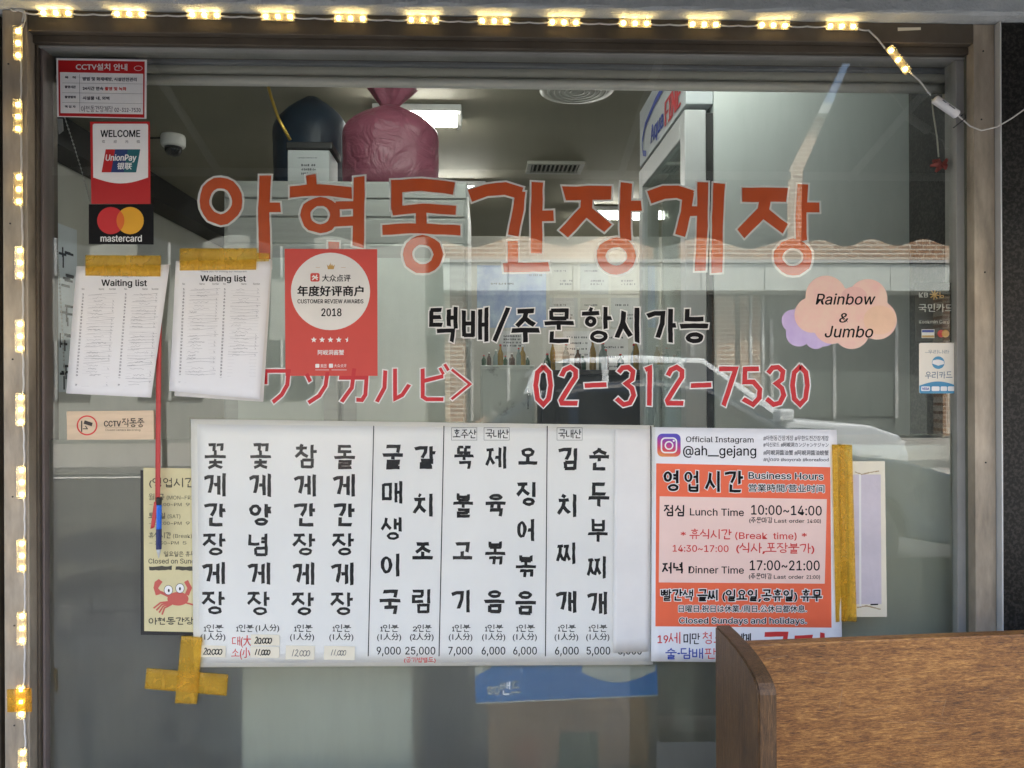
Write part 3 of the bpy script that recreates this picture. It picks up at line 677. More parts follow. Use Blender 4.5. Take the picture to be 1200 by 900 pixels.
# stainless refrigerator
YF = iy(2.6); a = P(262, 213, YF); c = P(548, 213, YF); X0, X1, ZT = a.x, c.x, c.z
t = thing('steel_refrigerator', 'tall stainless steel refrigerator behind the shop name lettering', 'refrigerator', ((X0 + X1) / 2, YF + .35, .04))
box('cabinet', X0, X1, YF, YF + .72, .09, ZT, STEEL, t, .006)
zz = lambda py: P(400, py, YF).z
box('control_panel', X0 + .012, X1 - .012, YF - .006, YF - .001, zz(254), zz(234), STEEL, t, .003)
box('top_rail', X0 + .004, X1 - .004, YF - .006, YF - .001, zz(232.5), ZT - .008, STEEL, t, .003)
xm = P(401, 300, YF).x
for k, (xa, xb) in enumerate(((X0 + .012, xm - .006), (xm + .006, X1 - .012))):
    for (za, zb_) in ((1.16, zz(288)), (.16, 1.145)):
        d_ = box('door', xa, xb, YF - .045, YF - .001, za, zb_, STEEL, t, .008)
        hx = xb - .05 if k == 0 else xa + .05
        tube('handle', [(hx, YF - .046, (za + zb_) / 2 - .12), (hx, YF - .085, (za + zb_) / 2 - .10), (hx, YF - .085, (za + zb_) / 2 + .10), (hx, YF - .046, (za + zb_) / 2 + .12)], .010, CHROME, d_)
        if za > 1: box('glass_panel', xa + .05, xb - .05, YF - .0475, YF - .0452, za + .06, zb_ - .05, mat('misty door panel', (.50, .55, .51), .3, .12, 2.0), d_)
box('trim_strip', X0 + .012, X1 - .012, YF - .006, YF - .001, zz(286), zz(256.5), STEEL, t, .003)
for sx in (X0 + .06, X1 - .06):
    for sy in (YF + .07, YF + .65): lathe('foot', [(.025, 0), (.025, .052)], (sx, sy, .039), DARKRUB, t, 10)

# things on top of the refrigerator
def bag(name, label, m, cx_, cy_, z0, rx, ry, h, seed, neck=True, parts=()):
    q = random.Random(seed); t = thing(name, label, 'bag', (cx_, cy_, z0)); vs_, fs = [], []
    nr, ns = 18, 40
    ph = [q.uniform(0, 6.28) for _ in range(8)]
    for j in range(nr + 1):
        v = j / nr
        r = (math.sin(min(1, v * 4.5 + .42) * math.pi / 2)) * (1 if v < .66 else max(.16, 1 - ((v - .66) / .34) ** 2.0 * .86))
        for i in range(ns):
            an = 2 * math.pi * i / ns
            f = 1 + .025 * math.sin(3 * an + ph[0] + v * 2) + .02 * math.sin(7 * an + ph[1] - v * 3) + .018 * math.sin(15 * an + ph[2]) * (v if neck else .5) + q.uniform(-.006, .006)
            vs_.append((cx_ + rx * r * f * math.cos(an), cy_ + ry * r * f * math.sin(an), z0 + .002 + h * v))
    for j in range(nr):
        for i in range(ns): a_, b_ = j * ns + i, j * ns + (i + 1) % ns; fs.append([a_, b_, b_ + ns, a_ + ns])
    fs += [list(range(ns))[::-1], [nr * ns + i for i in range(ns)]]
    obj('sack', vs_, fs, m, t, True)
    if neck:
        vs2, fs2 = [], []; z1 = z0 + h
        for j in range(6):
            for i in range(24):
                an = 2 * math.pi * i / 24; rr = (.17 + .34 * j / 5) * (1 + .25 * math.sin(6 * an + ph[3])); vs2.append((cx_ + rx * rr * math.cos(an) + .015 * j / 5, cy_ + ry * rr * math.sin(an), z1 + .002 + .075 * j / 5))
        for j in range(5):
            for i in range(24): a_, b_ = j * 24 + i, j * 24 + (i + 1) % 24; fs2.append([a_, b_, b_ + 24, a_ + 24])
        obj('gathered_neck', vs2, fs2, m, t, True)
    return t
yb = YF + .20; p0, p1 = P(402, 213, yb), P(512, 213, yb)
wdt = (p1.x - p0.x) / 2
tb = bag('pink_bag', 'pink tied plastic bag of goods on top of the steel refrigerator', M_PINK, (p0.x + p1.x) / 2, yb, ZT, wdt, .13, P(450, 122, yb).z - ZT - .01, 3)
p0, p1 = P(322, 213, YF + .42), P(404, 213, YF + .42)
bag('blue_bag', 'dark blue plastic bag behind the pink bag on the refrigerator', mat('dark blue plastic', (.007, .018, .034), .5, .3, 9, .6, 14), (p0.x + p1.x) / 2, YF + .46, ZT, (p1.x - p0.x) / 2 + .012, .15, .46, 8, False)
gp = [P(314, 100, YF + .24), P(318, 115, YF + .24), P(326, 138, YF + .24), P(340, 164, YF + .24)]
t = thing('gold_cord', 'gold cord hanging down left of the dark blue bag', 'cord', gp[-1])
tube('gold_edge', gp, .006, mat('gold edging', (.6, .4, .08), .3, metal=.8), t)
yb = YF + .04; p0, p1 = P(337, 213, yb), P(386, 176, yb)
t = thing('white_box', 'small white printed box with black lid on the steel refrigerator', 'box', ((p0.x + p1.x) / 2, yb + .08, ZT))
box('carton', p0.x, p1.x, yb, yb + .15, ZT + .001, p1.z, mat('white carton', (.42, .44, .44), .6), t, .003); box('lid', p0.x - .006, p1.x + .012, yb - .006, yb + .156, p1.z + .001, p1.z + .028, DARKRUB, t, .006)
fl = Flat(); marks(fl, 349, 184, 372, 186, 1, 1.2, 1); marks(fl, 353, 191, 370, 206, 3, 2.6, 2)
fl.build('lettering', GREYINK, t, yb - .0003)

# drinks fridge standing sideways, its door to the left
Z1, Z2 = 2.4, 3.12; y1, y2 = iy(Z1), iy(Z2)
xb0, xb1 = P(830, 300, y1).x, P(1090, 300, y1).x; xd = P(803, 300, y1).x
FRG = mat('grey painted fridge side', (.50, .535, .52), .4, .05, 1.5)
t = thing('drinks_fridge', 'tall grey drinks fridge standing sideways, lit glass door and blue and red sign', 'refrigerator', ((xb0 + xb1) / 2, (y1 + y2) / 2, .04))
FT = 2.50
bm = bmesh.new(); bbox_bm(bm, xb0 + .02, xb1, y1, y1 + .03, .08, FT); bbox_bm(bm, xb0 + .02, xb1, y2 - .03, y2, .08, FT)
bbox_bm(bm, xb1 - .04, xb1 - .001, y1 + .031, y2 - .031, .08, FT); bbox_bm(bm, xb0 + .02, xb1 - .041, y1 + .031, y2 - .031, .08, .2); bbox_bm(bm, xb0 + .02, xb1 - .041, y1 + .031, y2 - .031, 2.225, FT - .001)
from_bm('cabinet', bm, FRG, t)
box('gasket', xb0 - .004, xb0 + .019, y1 + .006, y1 + .02, .1, 2.235, DARKRUB, t)
DG = mat('grey door frame', (.44, .45, .45), .4, .05, 3)
zt = P(806, 128, y1).z
for (ya, yb2) in ((y1 + .001, y1 + .06), (y2 - .06, y2 - .001)): box('door_frame', xd, xb0 - .005, ya, yb2, .12, 2.245, DG, t, .004)
for (za, zb2) in ((.12, .22), (2.165, 2.245)): box('door_frame', xd, xb0 - .005, y1 + .0605, y2 - .0605, za, zb2, DG, t, .004)
box('door_glass', xd + .012, xd + .020, y1 + .061, y2 - .061, .221, 2.164, [M_GLASS], t)
box('inner_lamp', xb0 + .025, xb0 + .04, y1 + .045, y1 + .06, .5, 1.95, emit('fridge lamp', (.75, .95, 1.0), 2.5), t)
for k in range(5): box('shelf', xb0 + .05, xb1 - .05, y1 + .035, y2 - .035, .45 + k * .32, .46 + k * .32, ALU, t)
box('sign_panel', xd + .004, xb0 + .019, y1 + .001, y2 - .001, 2.262, FT - .002, mat('dull sign white', (.42, .45, .47), .5), t, .004)
# lettering of the sign, on the face towards the left
def side_text(s, ya, yb_, za, zb_, m_, lay=1, bold=0):
    v, f = glyphs(s); ax, bx_ = min(q[0] for q in v), max(q[0] for q in v); ay, by_ = min(q[1] for q in v), max(q[1] for q in v)
    vs_, fs = [], []
    for i, dx in enumerate([0] if not bold else [-bold, bold, 0]):
        b0 = len(vs_)
        vs_ += [(xd + .0025 - .0004 * lay - .0002 * i, ya + (q[0] - ax) / (bx_ - ax) * (yb_ - ya) + dx, zb_ - (q[1] - ay) / (by_ - ay) * (zb_ - za)) for q in v]; fs += [[b0 + j for j in g] for g in f]
    obj('lettering', vs_, fs, m_, t)
side_text('Aqua', y2 - .22, y2 - .42, 2.275, 2.36, BLUEINK, 2, .004); side_text('FINE', y2 - .45, y2 - .66, 2.28, 2.37, CRIMSON, 2, .006)
arc = []
for k in range(13): a_ = R(90 + 15 * k * .95); arc.append((y2 - .16 - .10 * math.cos(a_) * -1, 2.22 + .09 * math.sin(a_)))
vs_, fs = [], []
pa = [(y2 - .62, 2.44), (y2 - .3, 2.43), (y2 - .12, 2.40), (y2 - .06, 2.35), (y2 - .08, 2.30), (y2 - .14, 2.28)]
for (yy, zz_) in pa: vs_ += [(xd + .0008, yy, zz_ + .012), (xd + .0008, yy + .0, zz_ - .012)]
fs = [[2 * i, 2 * i + 1, 2 * i + 3, 2 * i + 2] for i in range(len(pa) - 1)]
obj('blue_arc', vs_, fs, BLUEINK, t)
rr = random.Random(4)
BOTM = [mat('green bottle', (.02, .06, .03), .1), mat('brown bottle', (.07, .03, .015), .1), mat('clear bottle', (.2, .25, .24), .1), mat('amber bottle', (.28, .17, .03), .2)]
def bottle(x, y, z, h, r, m_, label, group, name='bottle'):
    t = thing(name, label, 'bottle', (x, y, z), group)
    lathe('glass_body', [(r * .9, 0), (r, .01), (r, h * .55), (r * .75, h * .66), (r * .36, h * .78), (r * .36, h * .93)], (x, y, z), m_, t, 12)
    lathe('cap', [(r * .4, h * .932), (r * .4, h), (r * .3, h + .003)], (x, y, z), STICK_RED if rr.random() < .4 else WHITE, t, 10)
ORD = ['first', 'second', 'third', 'fourth', 'fifth', 'sixth', 'seventh', 'eighth', 'ninth', 'tenth', 'eleventh']
# low white cabinet with bottles on it, before the back wall
yc_ = iy(4.5); p0, p1 = P(563, 428, yc_), P(626, 428, yc_)
t = thing('white_cabinet', 'low pale cabinet with scuffed door at the back of the shop', 'cabinet', ((p0.x + p1.x) / 2, yc_ + .2, .04))
CAB = mat('scuffed cabinet', (.50, .53, .50), .5, .25, 9, col2=(.2, .2, .19), fac=(.28, .42))
box('carcass', p0.x, p1.x, yc_, yc_ + .4, .041, p0.z, CAB, t, .004); box('door', p0.x + .01, p1.x - .01, yc_ - .018, yc_ - .001, .1, p0.z - .02, CAB, t, .003)
tube('handle', [(p1.x - .04, yc_ - .018, 1.2), (p1.x - .04, yc_ - .04, 1.22), (p1.x - .04, yc_ - .04, 1.3), (p1.x - .04, yc_ - .018, 1.32)], .005, CHROME, t)
for k in range(9):
    bottle(p0.x + .025 + .034 * k + rr.uniform(-.008, .008), yc_ + .05 + .12 * ((k * 7) % 3), p0.z + .001, .06 + .022 * ((k * 5) % 4), rr.uniform(.013, .022), BOTM[k % 4], ORD[k] + ' small condiment bottle from the left on the low pale cabinet', 'condiment bottles on the low cabinet')
t = thing('side_counter', 'dark counter right of the low pale cabinet at the back', 'counter', (p1.x + .45, yc_ + .3, .04))
px0 = p1.x + .03
box('counter_top', px0, px0 + .88, yc_, yc_ + .5, p0.z - .06, p0.z - .03, mat('dark counter top', (.04, .035, .03), .3), t, .004); box('front_panel', px0 + .02, px0 + .86, yc_ + .03, yc_ + .46, .041, p0.z - .061, mat('dark counter front', (.05, .05, .05), .5), t)
for k in range(11):
    bottle(px0 + .05 + .06 * k + rr.uniform(-.02, .02), yc_ + .08 + .1 * ((k * 5) % 3), p0.z - .029, .10 + .035 * ((k * 3) % 4), rr.uniform(.016, .028), BOTM[(k * 3) % 4], ORD[k] + ' tall bottle from the left on the dark counter at the back', 'bottles on the dark counter')
ybk = 4.358
def wall_sheet(label, x0, y0, x1, y1, m_, words=(), name='wall_notice', ink=GREYINK, Yp=ybk):
    p = P((x0 + x1) / 2, y1, Yp); t = thing(name, label, 'notice', p, 'notices on the back wall')
    sheet('paper', [(x0, y0), (x1, y0), (x1, y1), (x0, y1)], Yp - .004, m_, t)
    fl = Flat()
    for (a_, b_, c_, d_, n_) in words: marks(fl, a_, b_, c_, d_, n_, 2.2, int(a_))
    if words: fl.build('lettering', ink, t, Yp - .004)
    return t
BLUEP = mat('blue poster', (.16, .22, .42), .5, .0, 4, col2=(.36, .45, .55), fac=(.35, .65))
wall_sheet('large blue sea poster on the back wall', 559, 311, 640, 384, BLUEP, [(575, 329, 602, 336, 1), (620, 320, 636, 325, 1)], 'wall_poster')
k = 0
for j, (ya, yb_) in enumerate(((309, 345), (349, 384))):
    for i in range(3):
        x = 644 + i * 36
        wall_sheet(['pale notice left of three in the upper row on the back wall', 'pale notice in the middle of the upper row on the back wall', 'pale notice right of three in the upper row on the back wall', 'pale notice left of three in the lower row on the back wall', 'pale notice in the middle of the lower row on the back wall', 'pale notice right of three in the lower row on the back wall'][k],
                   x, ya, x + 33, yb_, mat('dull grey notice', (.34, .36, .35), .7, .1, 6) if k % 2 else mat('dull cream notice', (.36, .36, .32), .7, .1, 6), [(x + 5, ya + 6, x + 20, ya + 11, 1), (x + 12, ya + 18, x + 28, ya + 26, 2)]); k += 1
for i, (x0, y0, x1, y1) in enumerate(((586, 388, 616, 412), (660, 388, 694, 424), (702, 386, 736, 440))):
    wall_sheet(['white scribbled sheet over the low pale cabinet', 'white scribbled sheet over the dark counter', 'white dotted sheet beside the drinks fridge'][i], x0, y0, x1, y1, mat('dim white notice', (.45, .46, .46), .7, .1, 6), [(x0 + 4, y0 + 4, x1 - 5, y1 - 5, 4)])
# banner with the menu on the left-hand wall
t = thing('wall_banner', 'white menu banner with black lettering on the left-hand inside wall', 'banner', (-2.01, 1.9, 1.3))
yA, yB, zA, zB = 1.25, 2.1, 1.32, 2.12
box('cloth', -2.018, -2.012, yA, yB, zA, zB, mat('banner cloth', (.62, .68, .72), .6, .03, 5), t)
q = random.Random(5); vs_, fs = [], []
for i in range(4):
    for j in range(5):
        for k in range(5):
            ya = yA + .09 + i * .2 + q.uniform(0, .07); za = zB - .08 - j * .145 - q.uniform(0, .07); hz = q.random() < .5; b0 = len(vs_)
            dy, dz = (q.uniform(.04, .08), .012) if hz else (.012, q.uniform(.04, .08))
            vs_ += [(-2.0115 + .00015 * k, ya, za), (-2.0115 + .00015 * k, ya + dy, za), (-2.0115 + .00015 * k, ya + dy, za - dz), (-2.0115 + .00015 * k, ya, za - dz)]; fs.append([b0, b0 + 1, b0 + 2, b0 + 3])
obj('lettering', vs_, fs, BLACK, t)
# ------------------------------------------------------------------ the shop window
SX0, SX1 = gx(52, -.01), gx(1121, -.01)       # sight edges of the glass
ZTOP = gz(63.5, -.01); ZBOT = .47
w = thing('shop_window', 'wide shop window in worn bronze frame, lower half covered with grey frosted film', 'window', (0, 0, .36))
JL0, JL1 = gx(4, FY), gx(33.5, FY); JR0, JR1 = gx(1142.5, FY), gx(1167, FY); HZ = gz(43.6, FY)
box('left_jamb', JL0, JL1, FY, .06, .36, LIPZ - .001, BRONZE_L, w, .0015)
box('right_jamb', JR0, JR1, FY, .06, .36, LIPZ - .001, BRONZE_L, w, .0015)
box('head', JL1 + .0005, JR0 - .0005, FY, .06, HZ, LIPZ - .001, BRONZE, w, .0015)
box('bottom_rail', JL1 + .0005, JR0 - .0005, FY, .06, .36, .43, BRONZE_L, w, .0015)
# stepped inner frame
za, zb_, zc = gz(47.5, -.028), gz(56.5, -.028), gz(57.5, -.016)
box('head_step', JL1 + .001, JR0 - .001, -.028, .055, zb_, HZ - .0005, BRONZE, w, .001)
box('head_bead', JL1 + .001, JR0 - .001, -.016, .03, ZTOP, zb_ - .0005, BEAD, w, .001)
box('left_reveal', JL1 + .0005, gx(45.5, -.02), -.02, .055, .431, zb_ - .0006, BRONZE, w, .001)
box('left_bead', gx(45.5, -.02) + .0004, SX0, -.011, .03, .431, ZTOP - .0005, mat('dull mauve bead', (.17, .135, .12), .55, .15, 6), w, .001)
box('right_reveal', gx(1134, -.02), JR0 - .0005, -.020, .055, .431, zb_ - .0006, mat('olive rubber trim', (.10, .105, .075), .55, .12, 8), w, .001)
box('right_bead', SX1, gx(1133, -.012), -.012, .03, .431, ZTOP - .0005, BEAD, w, .001)
box('right_trim', JR1 + .0008, CX - .0012, -.062, .04, .0, LIPZ - .002, ALU, w, .001)
box('bottom_bead', SX0, SX1, -.011, .03, .431, ZBOT, BEAD, w, .001)
# screws in the jambs
SCREW = mat('dark screw hole', (.008, .008, .008), .6)
for (px_, py_) in ((12, 262), (15, 421), (15, 582), (17, 733), (17, 850), (10, 75)): 
    c_ = P(px_, py_, FY); lathe('screw', [(.0018, .0006), (.0018, -.0012), (.0004, -.0015)], (c_.x, FY, c_.z), SCREW, w, 8, 'Y')
for (px_, py_) in ((1150, 140), (1154, 319), (1155, 542), (1107 + 45, 60)): 
    c_ = P(px_, py_, FY); lathe('screw', [(.0018, .0006), (.0018, -.0012), (.0004, -.0015)], (c_.x, FY, c_.z), SCREW, w, 8, 'Y')
GB = .006
g = obj('glass_pane', [(SX0 - .01, 0, ZBOT - .01), (SX1 + .01, 0, ZBOT - .01), (SX1 + .01, 0, ZTOP + .01), (SX0 - .01, 0, ZTOP + .01), (SX0 - .01, GB, ZBOT - .01), (SX1 + .01, GB, ZBOT - .01), (SX1 + .01, GB, ZTOP + .01), (SX0 - .01, GB, ZTOP + .01)],
        [[0, 1, 2, 3], [7, 6, 5, 4], [0, 4, 5, 1], [1, 5, 6, 2], [2, 6, 7, 3], [3, 7, 4, 0]], [M_GLASS, M_GLASSB], w)
for i, pl in enumerate(g.data.polygons): pl.material_index = 0 if i == 0 else 1
FZ = gz(512, GB)
obj('frosted_film', [(SX0 - .008, GB + .0015, ZBOT - .008), (SX1 + .008, GB + .0015, ZBOT - .008), (SX1 + .008, GB + .0015, FZ), (SX0 - .008, GB + .0015, FZ)], [[0, 1, 2, 3]], M_FILM, w)

# the rolled-up blind behind the glass
t = thing('roller_blind', 'grey roller blind rolled up along the top of the window', 'blind', (0, .07, gz(95, .06)))
BLIND = mat('blind fabric', (.40, .39, .33), .7, .10, 3, 0.08, 30, stretch=(.4, 1, 4))
bl0, bl1 = gx(62, .07), gx(1114, .07)
box('head_rail', bl0, bl1, .045, .095, gz(78, .045), gz(62, .045), mat('blind rail', (.2, .205, .21), .5, .12, 4), t, .003)
vs_, fs = [], []; NS = 120; zc_ = gz(86, .07)
for i in range(NS + 1):
    x = bl0 + .004 + (bl1 - bl0 - .008) * i / NS
    for k in range(16):
        a_ = 2 * math.pi * k / 16; rr_ = .0165 * (1 + .04 * math.sin(i * .21) + rnd.uniform(-.012, .012)); vs_.append((x, .072 + rr_ * math.cos(a_), zc_ + rr_ * math.sin(a_)))
for i in range(NS):
    for k in range(16): a_, b_ = i * 16 + k, i * 16 + (k + 1) % 16; fs.append([a_, b_, b_ + 16, a_ + 16])
obj('fabric_roll', vs_, fs, BLIND, t, True)
tube('bottom_bar', [(bl0 + .003, .060, gz(98, .06)), (bl1 - .003, .060, gz(98, .06))], .0115, mat('blind bar', (.62, .61, .54), .45, .08, 3), t, 12)
for x in (bl0 - .006, bl1 + .001): box('end_bracket', x, x + .005, .04, .10, gz(108, .06), gz(64, .06), BRONZE_L, t, .001)
def chain(label, pts, n):
    t = thing('bead_chain', label, 'chain', pts[-1], 'bead chains of the blind'); vs_, fs = [], []
    bm = bmesh.new(); L_ = len(pts) - 1
    for i in range(n):
        u = i / (n - 1) * L_; k = min(int(u), L_ - 1); q = Vector(pts[k]).lerp(Vector(pts[k + 1]), u - k)
        bmesh.ops.create_icosphere(bm, subdivisions=1, radius=.0022, matrix=Matrix.Translation(q))
    o = from_bm('beads', bm, mat('steel beads', (.5, .5, .48), .3, metal=.7), t, True); o['kind'] = 'stuff'
    tube('cord', pts, .0006, ALU, t, 5)
chain('long bead chain hanging straight down at the left edge of the glass', [P(60, 104, .05), P(62, 250, .05), P(70, 330, .05), P(76, 440, .05)], 75)
chain('slanting bead chain running behind the red union card sticker', [P(76, 138, .055), P(88, 175, .06), P(100, 215, .06), P(106, 238, .06)], 26)
box_ = P(62, 120, .04)
t = thing('blind_bracket', 'bright metal bracket on the left edge below the blind', 'bracket', P(70, 152, .045)); 
sheet('plate', [(67, 139), (73, 139), (74, 153), (69, 157)], .048, ALU, t, th=.002); sheet('post', [(52, 104), (66, 104), (66, 124), (53, 120)], .05, mat('dusty metal', (.28, .31, .32), .5, .3, 20), t, th=.003)

# ------------------------------------------------------------------ the red shop-name lettering, cut vinyl stuck on the inside of the glass
YI = GB + .0022
def decal(nm, label, cat='lettering', py=0, px=0, group=None, Y=YI): return thing(nm, label, cat, P(px, py, Y), group)
sn = decal('shop_name_lettering', 'large orange red shop name 아현동간장게장 with white outline on the glass', py=325, px=590)
YO = -.0004
def letter(parent, name, strokes, rings, conv, red, border, Y=YI, jit=.06, label=None, fill=()):
    a, b_ = Flat(), Flat(); L = 1
    for i, (pts, wd_) in enumerate(strokes):
        pp = [conv(p) for p in pts]; wv = wd_ * conv.k
        b_.strip(pp, wv, 2 + L + 14, .45 if border > 2 else 0, jit, 31 * i + int(pts[0][0])); a.strip(pp, wv, L, border, jit, 31 * i + int(pts[0][0])); L += 1
    for i, (cx_, cy_, rx, ry, ix, iy_) in enumerate(rings):
        c_ = conv((cx_, cy_)); k = conv.k
        b_.ring(c_[0], c_[1], rx * k, ry * k, ix * k, iy_ * k, 2 + L + 14, 20, .035, i + int(cx_)); a.ring(c_[0], c_[1], rx * k + border, ry * k + border, max(.2, ix * k - border), max(.2, iy_ * k - border), L, 20, .02, i + int(cx_)); L += 1
    for q in fill: a.poly([conv(p) for p in q], L); L += 1
    o = b_.build('letter', red, parent, Y, label); a.build('outline', WHITE, o, Y); return o
class Conv:
    def __init__(s, ox, oy, sc_): s.ox, s.oy, s.k = ox, oy, 1 / sc_
    def __call__(s, p): return (s.ox + p[0] * s.k, s.oy + p[1] * s.k)
A, B, C_, D_ = Conv(220, 195, 5), Conv(440, 195, 5), Conv(640, 195, 5), Conv(750, 195, 5)
letter(sn, '아', [([(455, 55), (446, 250), (448, 420), (452, 585)], 62), ([(470, 240), (540, 240)], 52)], [(193, 203, 126, 138, 66, 76)], A, REDV, 2.6)
letter(sn, '현', [([(722, 50), (728, 115)], 54), ([(602, 152), (720, 138), (830, 140), (955, 156)], 62), ([(870, 228), (990, 226)], 42), ([(865, 326), (990, 318)], 50), ([(1004, 60), (1002, 280), (998, 468)], 62), ([(855, 438), (855, 560)], 58), ([(830, 575), (1030, 570)], 50)], [(776, 285, 116, 106, 58, 54)], A, REDV, 2.6)
letter(sn, '동', [([(84, 118), (270, 106), (466, 130)], 68), ([(125, 100), (124, 262)], 62), ([(95, 262), (280, 244), (468, 258)], 48), ([(268, 250), (268, 360)], 56), ([(48, 372), (200, 362), (500, 374)], 55)], [(277, 516, 119, 112, 62, 58)], B, REDV, 2.6)
letter(sn, '간', [([(562, 170), (650, 140), (760, 130), (850, 158)], 68), ([(848, 140), (838, 250), (808, 400)], 58), ([(948, 88), (944, 300), (944, 500)], 62), ([(960, 290), (1044, 288)], 58), ([(805, 446), (805, 600)], 58), ([(758, 594), (1012, 588)], 50)], [], B, REDV, 2.6)
letter(sn, '장', [([(106, 158), (382, 154)], 76), ([(240, 170), (234, 255), (105, 392)], 64), ([(246, 268), (362, 362)], 60), ([(470, 92), (462, 290), (466, 430)], 60), ([(485, 231), (562, 230)], 56)], [(412, 526, 117, 110, 62, 54)], C_, REDV, 2.6)
letter(sn, '게', [([(56, 180), (140, 152), (220, 148), (295, 175)], 70), ([(285, 150), (268, 270), (236, 402)], 56), ([(262, 263), (352, 262)], 52), ([(368, 96), (366, 350), (352, 606)], 58), ([(464, 98), (454, 350), (450, 624)], 62)], [], D_, REDV, 2.6)
letter(sn, '장', [([(592, 168), (862, 166)], 78), ([(736, 180), (722, 262), (594, 392)], 62), ([(728, 272), (850, 366)], 60), ([(954, 106), (944, 290), (946, 438)], 60), ([(965, 240), (1042, 240)], 55)], [(897, 532, 114, 108, 62, 52)], D_, REDV, 2.6)

bl = decal('order_lettering', 'black lettering 택배/주문 항시가능 with white outline on the glass', py=402, px=665, Y=YO)
E_ = Conv(490, 345, 3.3333)
for ch, x0, x1, y0, y1 in (('택', 46, 152, 54, 186), ('배', 174, 272, 54, 186), ('주', 368, 470, 60, 186), ('문', 494, 604, 60, 184), ('항', 642, 752, 56, 188), ('시', 776, 868, 54, 188), ('가', 896, 1006, 58, 188), ('능', 1026, 1132, 54, 188)):
    f1, f2 = Flat(), Flat(); a_, b_ = E_((x0, y0)), E_((x1, y1))
    syllable(f1, ch, a_[0], a_[1], b_[0], b_[1], 5.6, 22); syllable(f2, ch, a_[0], a_[1], b_[0], b_[1], 5.6, 1, 1.5)
    o = f1.build('letter', BLACK, bl, YO); f2.build('outline', WHITE, o, YO)
letter(bl, 'slash', [([(352, 52), (298, 182)], 17)], [], E_, BLACK, 1.5, YO)

kn = decal('katakana_lettering', 'dark red katakana lettering ワソカルビ on the glass below the red poster', py=473, px=425, Y=YO)
Fc = Conv(290, 410, 4.2857)
for st in ([([(82, 106), (215, 106)], 19), ([(91, 106), (91, 172)], 19), ([(206, 106), (200, 175), (172, 225), (128, 262)], 20)],
           [([(296, 120), (316, 160)], 20), ([(402, 110), (392, 180), (360, 230), (308, 264)], 20)],
           [([(460, 140), (598, 140), (592, 225), (575, 252), (545, 250)], 20), ([(536, 95), (524, 190), (472, 262)], 20)],
           [([(692, 105), (688, 190), (650, 260)], 20), ([(741, 95), (741, 246), (778, 226), (812, 175)], 20)],
           [([(880, 95), (880, 235), (900, 248), (982, 248)], 20), ([(885, 156), (984, 132)], 20), ([(966, 90), (984, 122)], 15), ([(990, 72), (1010, 104)], 15)],
           [([(1025, 98), (1118, 172), (1025, 248)], 13)]):
    letter(kn, 'k', st, [], Fc, CRIMSON, 1.4, YO, jit=.02)
ph = decal('phone_number_lettering', 'dark red phone number 02-312-7530 with white outline on the glass', py=478, px=785, Y=YO)
G = Conv(600, 410, 3.2432)
two = [(188, 100), (200, 76), (222, 66), (242, 80), (242, 104), (215, 145), (186, 192), (190, 203), (248, 203)]
three = [(404, 88), (420, 68), (442, 66), (460, 82), (456, 112), (434, 128), (456, 146), (463, 172), (448, 202), (424, 208), (398, 186)]
sh = lambda q, d: [(x + d, y) for x, y in q]
zero = lambda c: [(c, 62), (c + 22, 86), (c + 28, 135), (c + 20, 186), (c, 208), (c - 22, 186), (c - 29, 135), (c - 22, 86), (c + 2, 62)]
for q in (zero(119), two, [(274, 136), (360, 132)], three, [(506, 76), (524, 68), (522, 212)], sh(two, 404), [(678, 136), (760, 133)], [(786, 72), (850, 72), (828, 140), (804, 212)],
          [(940, 72), (886, 73), (884, 122), (918, 122), (942, 150), (940, 182), (916, 208), (878, 186)], sh(three, 570), zero(1095)):
    letter(ph, 'd', [(q, 18)], [], G, CRIMSON, 1.5, YO, jit=.05)

# ------------------------------------------------------------------ stickers inside the glass, upper left
def sticker(nm, label, c, Y, m_, cat='sticker', nx=1, ny=1, group=None, part='base'):
    x = sum(q[0] for q in c) / 4; t = thing(nm, label, cat, P(x, max(q[1] for q in c), Y if not callable(Y) else 0), group)
    sheet(part, c, Y, m_, t, nx, ny); return t
t = sticker('camera_notice_sticker', 'white and red CCTV notice sticker at the top left of the glass', [(66, 68), (172, 70), (171.5, 139), (67, 137)], YO, WHITE)
fr = Flat(); fr.poly([(68, 70.5), (169.5, 72), (169.5, 86.5), (69, 84.5)], 2); fr.poly([(69, 132.5), (169, 134), (169, 138), (69.3, 136)], 2); fr.poly([(68, 70.5), (70, 70.5), (71, 136), (69, 136)], 3); fr.poly([(167.8, 72), (169.6, 72), (169.2, 138), (167.6, 138)], 3)
fr.build('red_border', STICK_RED, t, YO)
fw = Flat(); text(fw, 'CCTV설치 안내', 89, 74.2, 149, 82, 6, .012, .25); fw.ring(162, 80, 5, 3, 4.4, 2.5, 6); fw.build('heading', WHITE, t, YO)
fb = Flat(); fr2 = Flat(); S_ = .014
for s_, x0, y0, x1, y1 in (('목   적', 76, 89.2, 88.5, 92), ('촬영시간', 76, 100.3, 88.5, 103.2), ('촬영범위', 76, 112.2, 88.5, 115), ('책 임 자', 76, 123.5, 88.5, 126.3), ('방범 및 화재예방, 시설안전관리', 97, 90.2, 160, 94.6), ('24시간 연속', 97, 101.4, 121, 105.5), ('시설물 내, 외벽', 97, 112.8, 128, 117)): text(fb, s_, x0, y0, x1, y1, 4, S_, .2)
text(fr2, '촬영 및 녹화', 123, 101.8, 148, 105.8, 4, S_, .2)
hline(fb, '아현동간장게장 02-312-7530', 95, 124, 167, 131, .55, 4, slope=.01, bold=.1)
for y in (97, 108.5, 120): fb.poly([(73, y), (167, y + 1.3), (167, y + 1.55), (73, y + .25)], 3)
fb.poly([(93, 87), (93.3, 87), (93.6, 131), (93.3, 131)], 4)
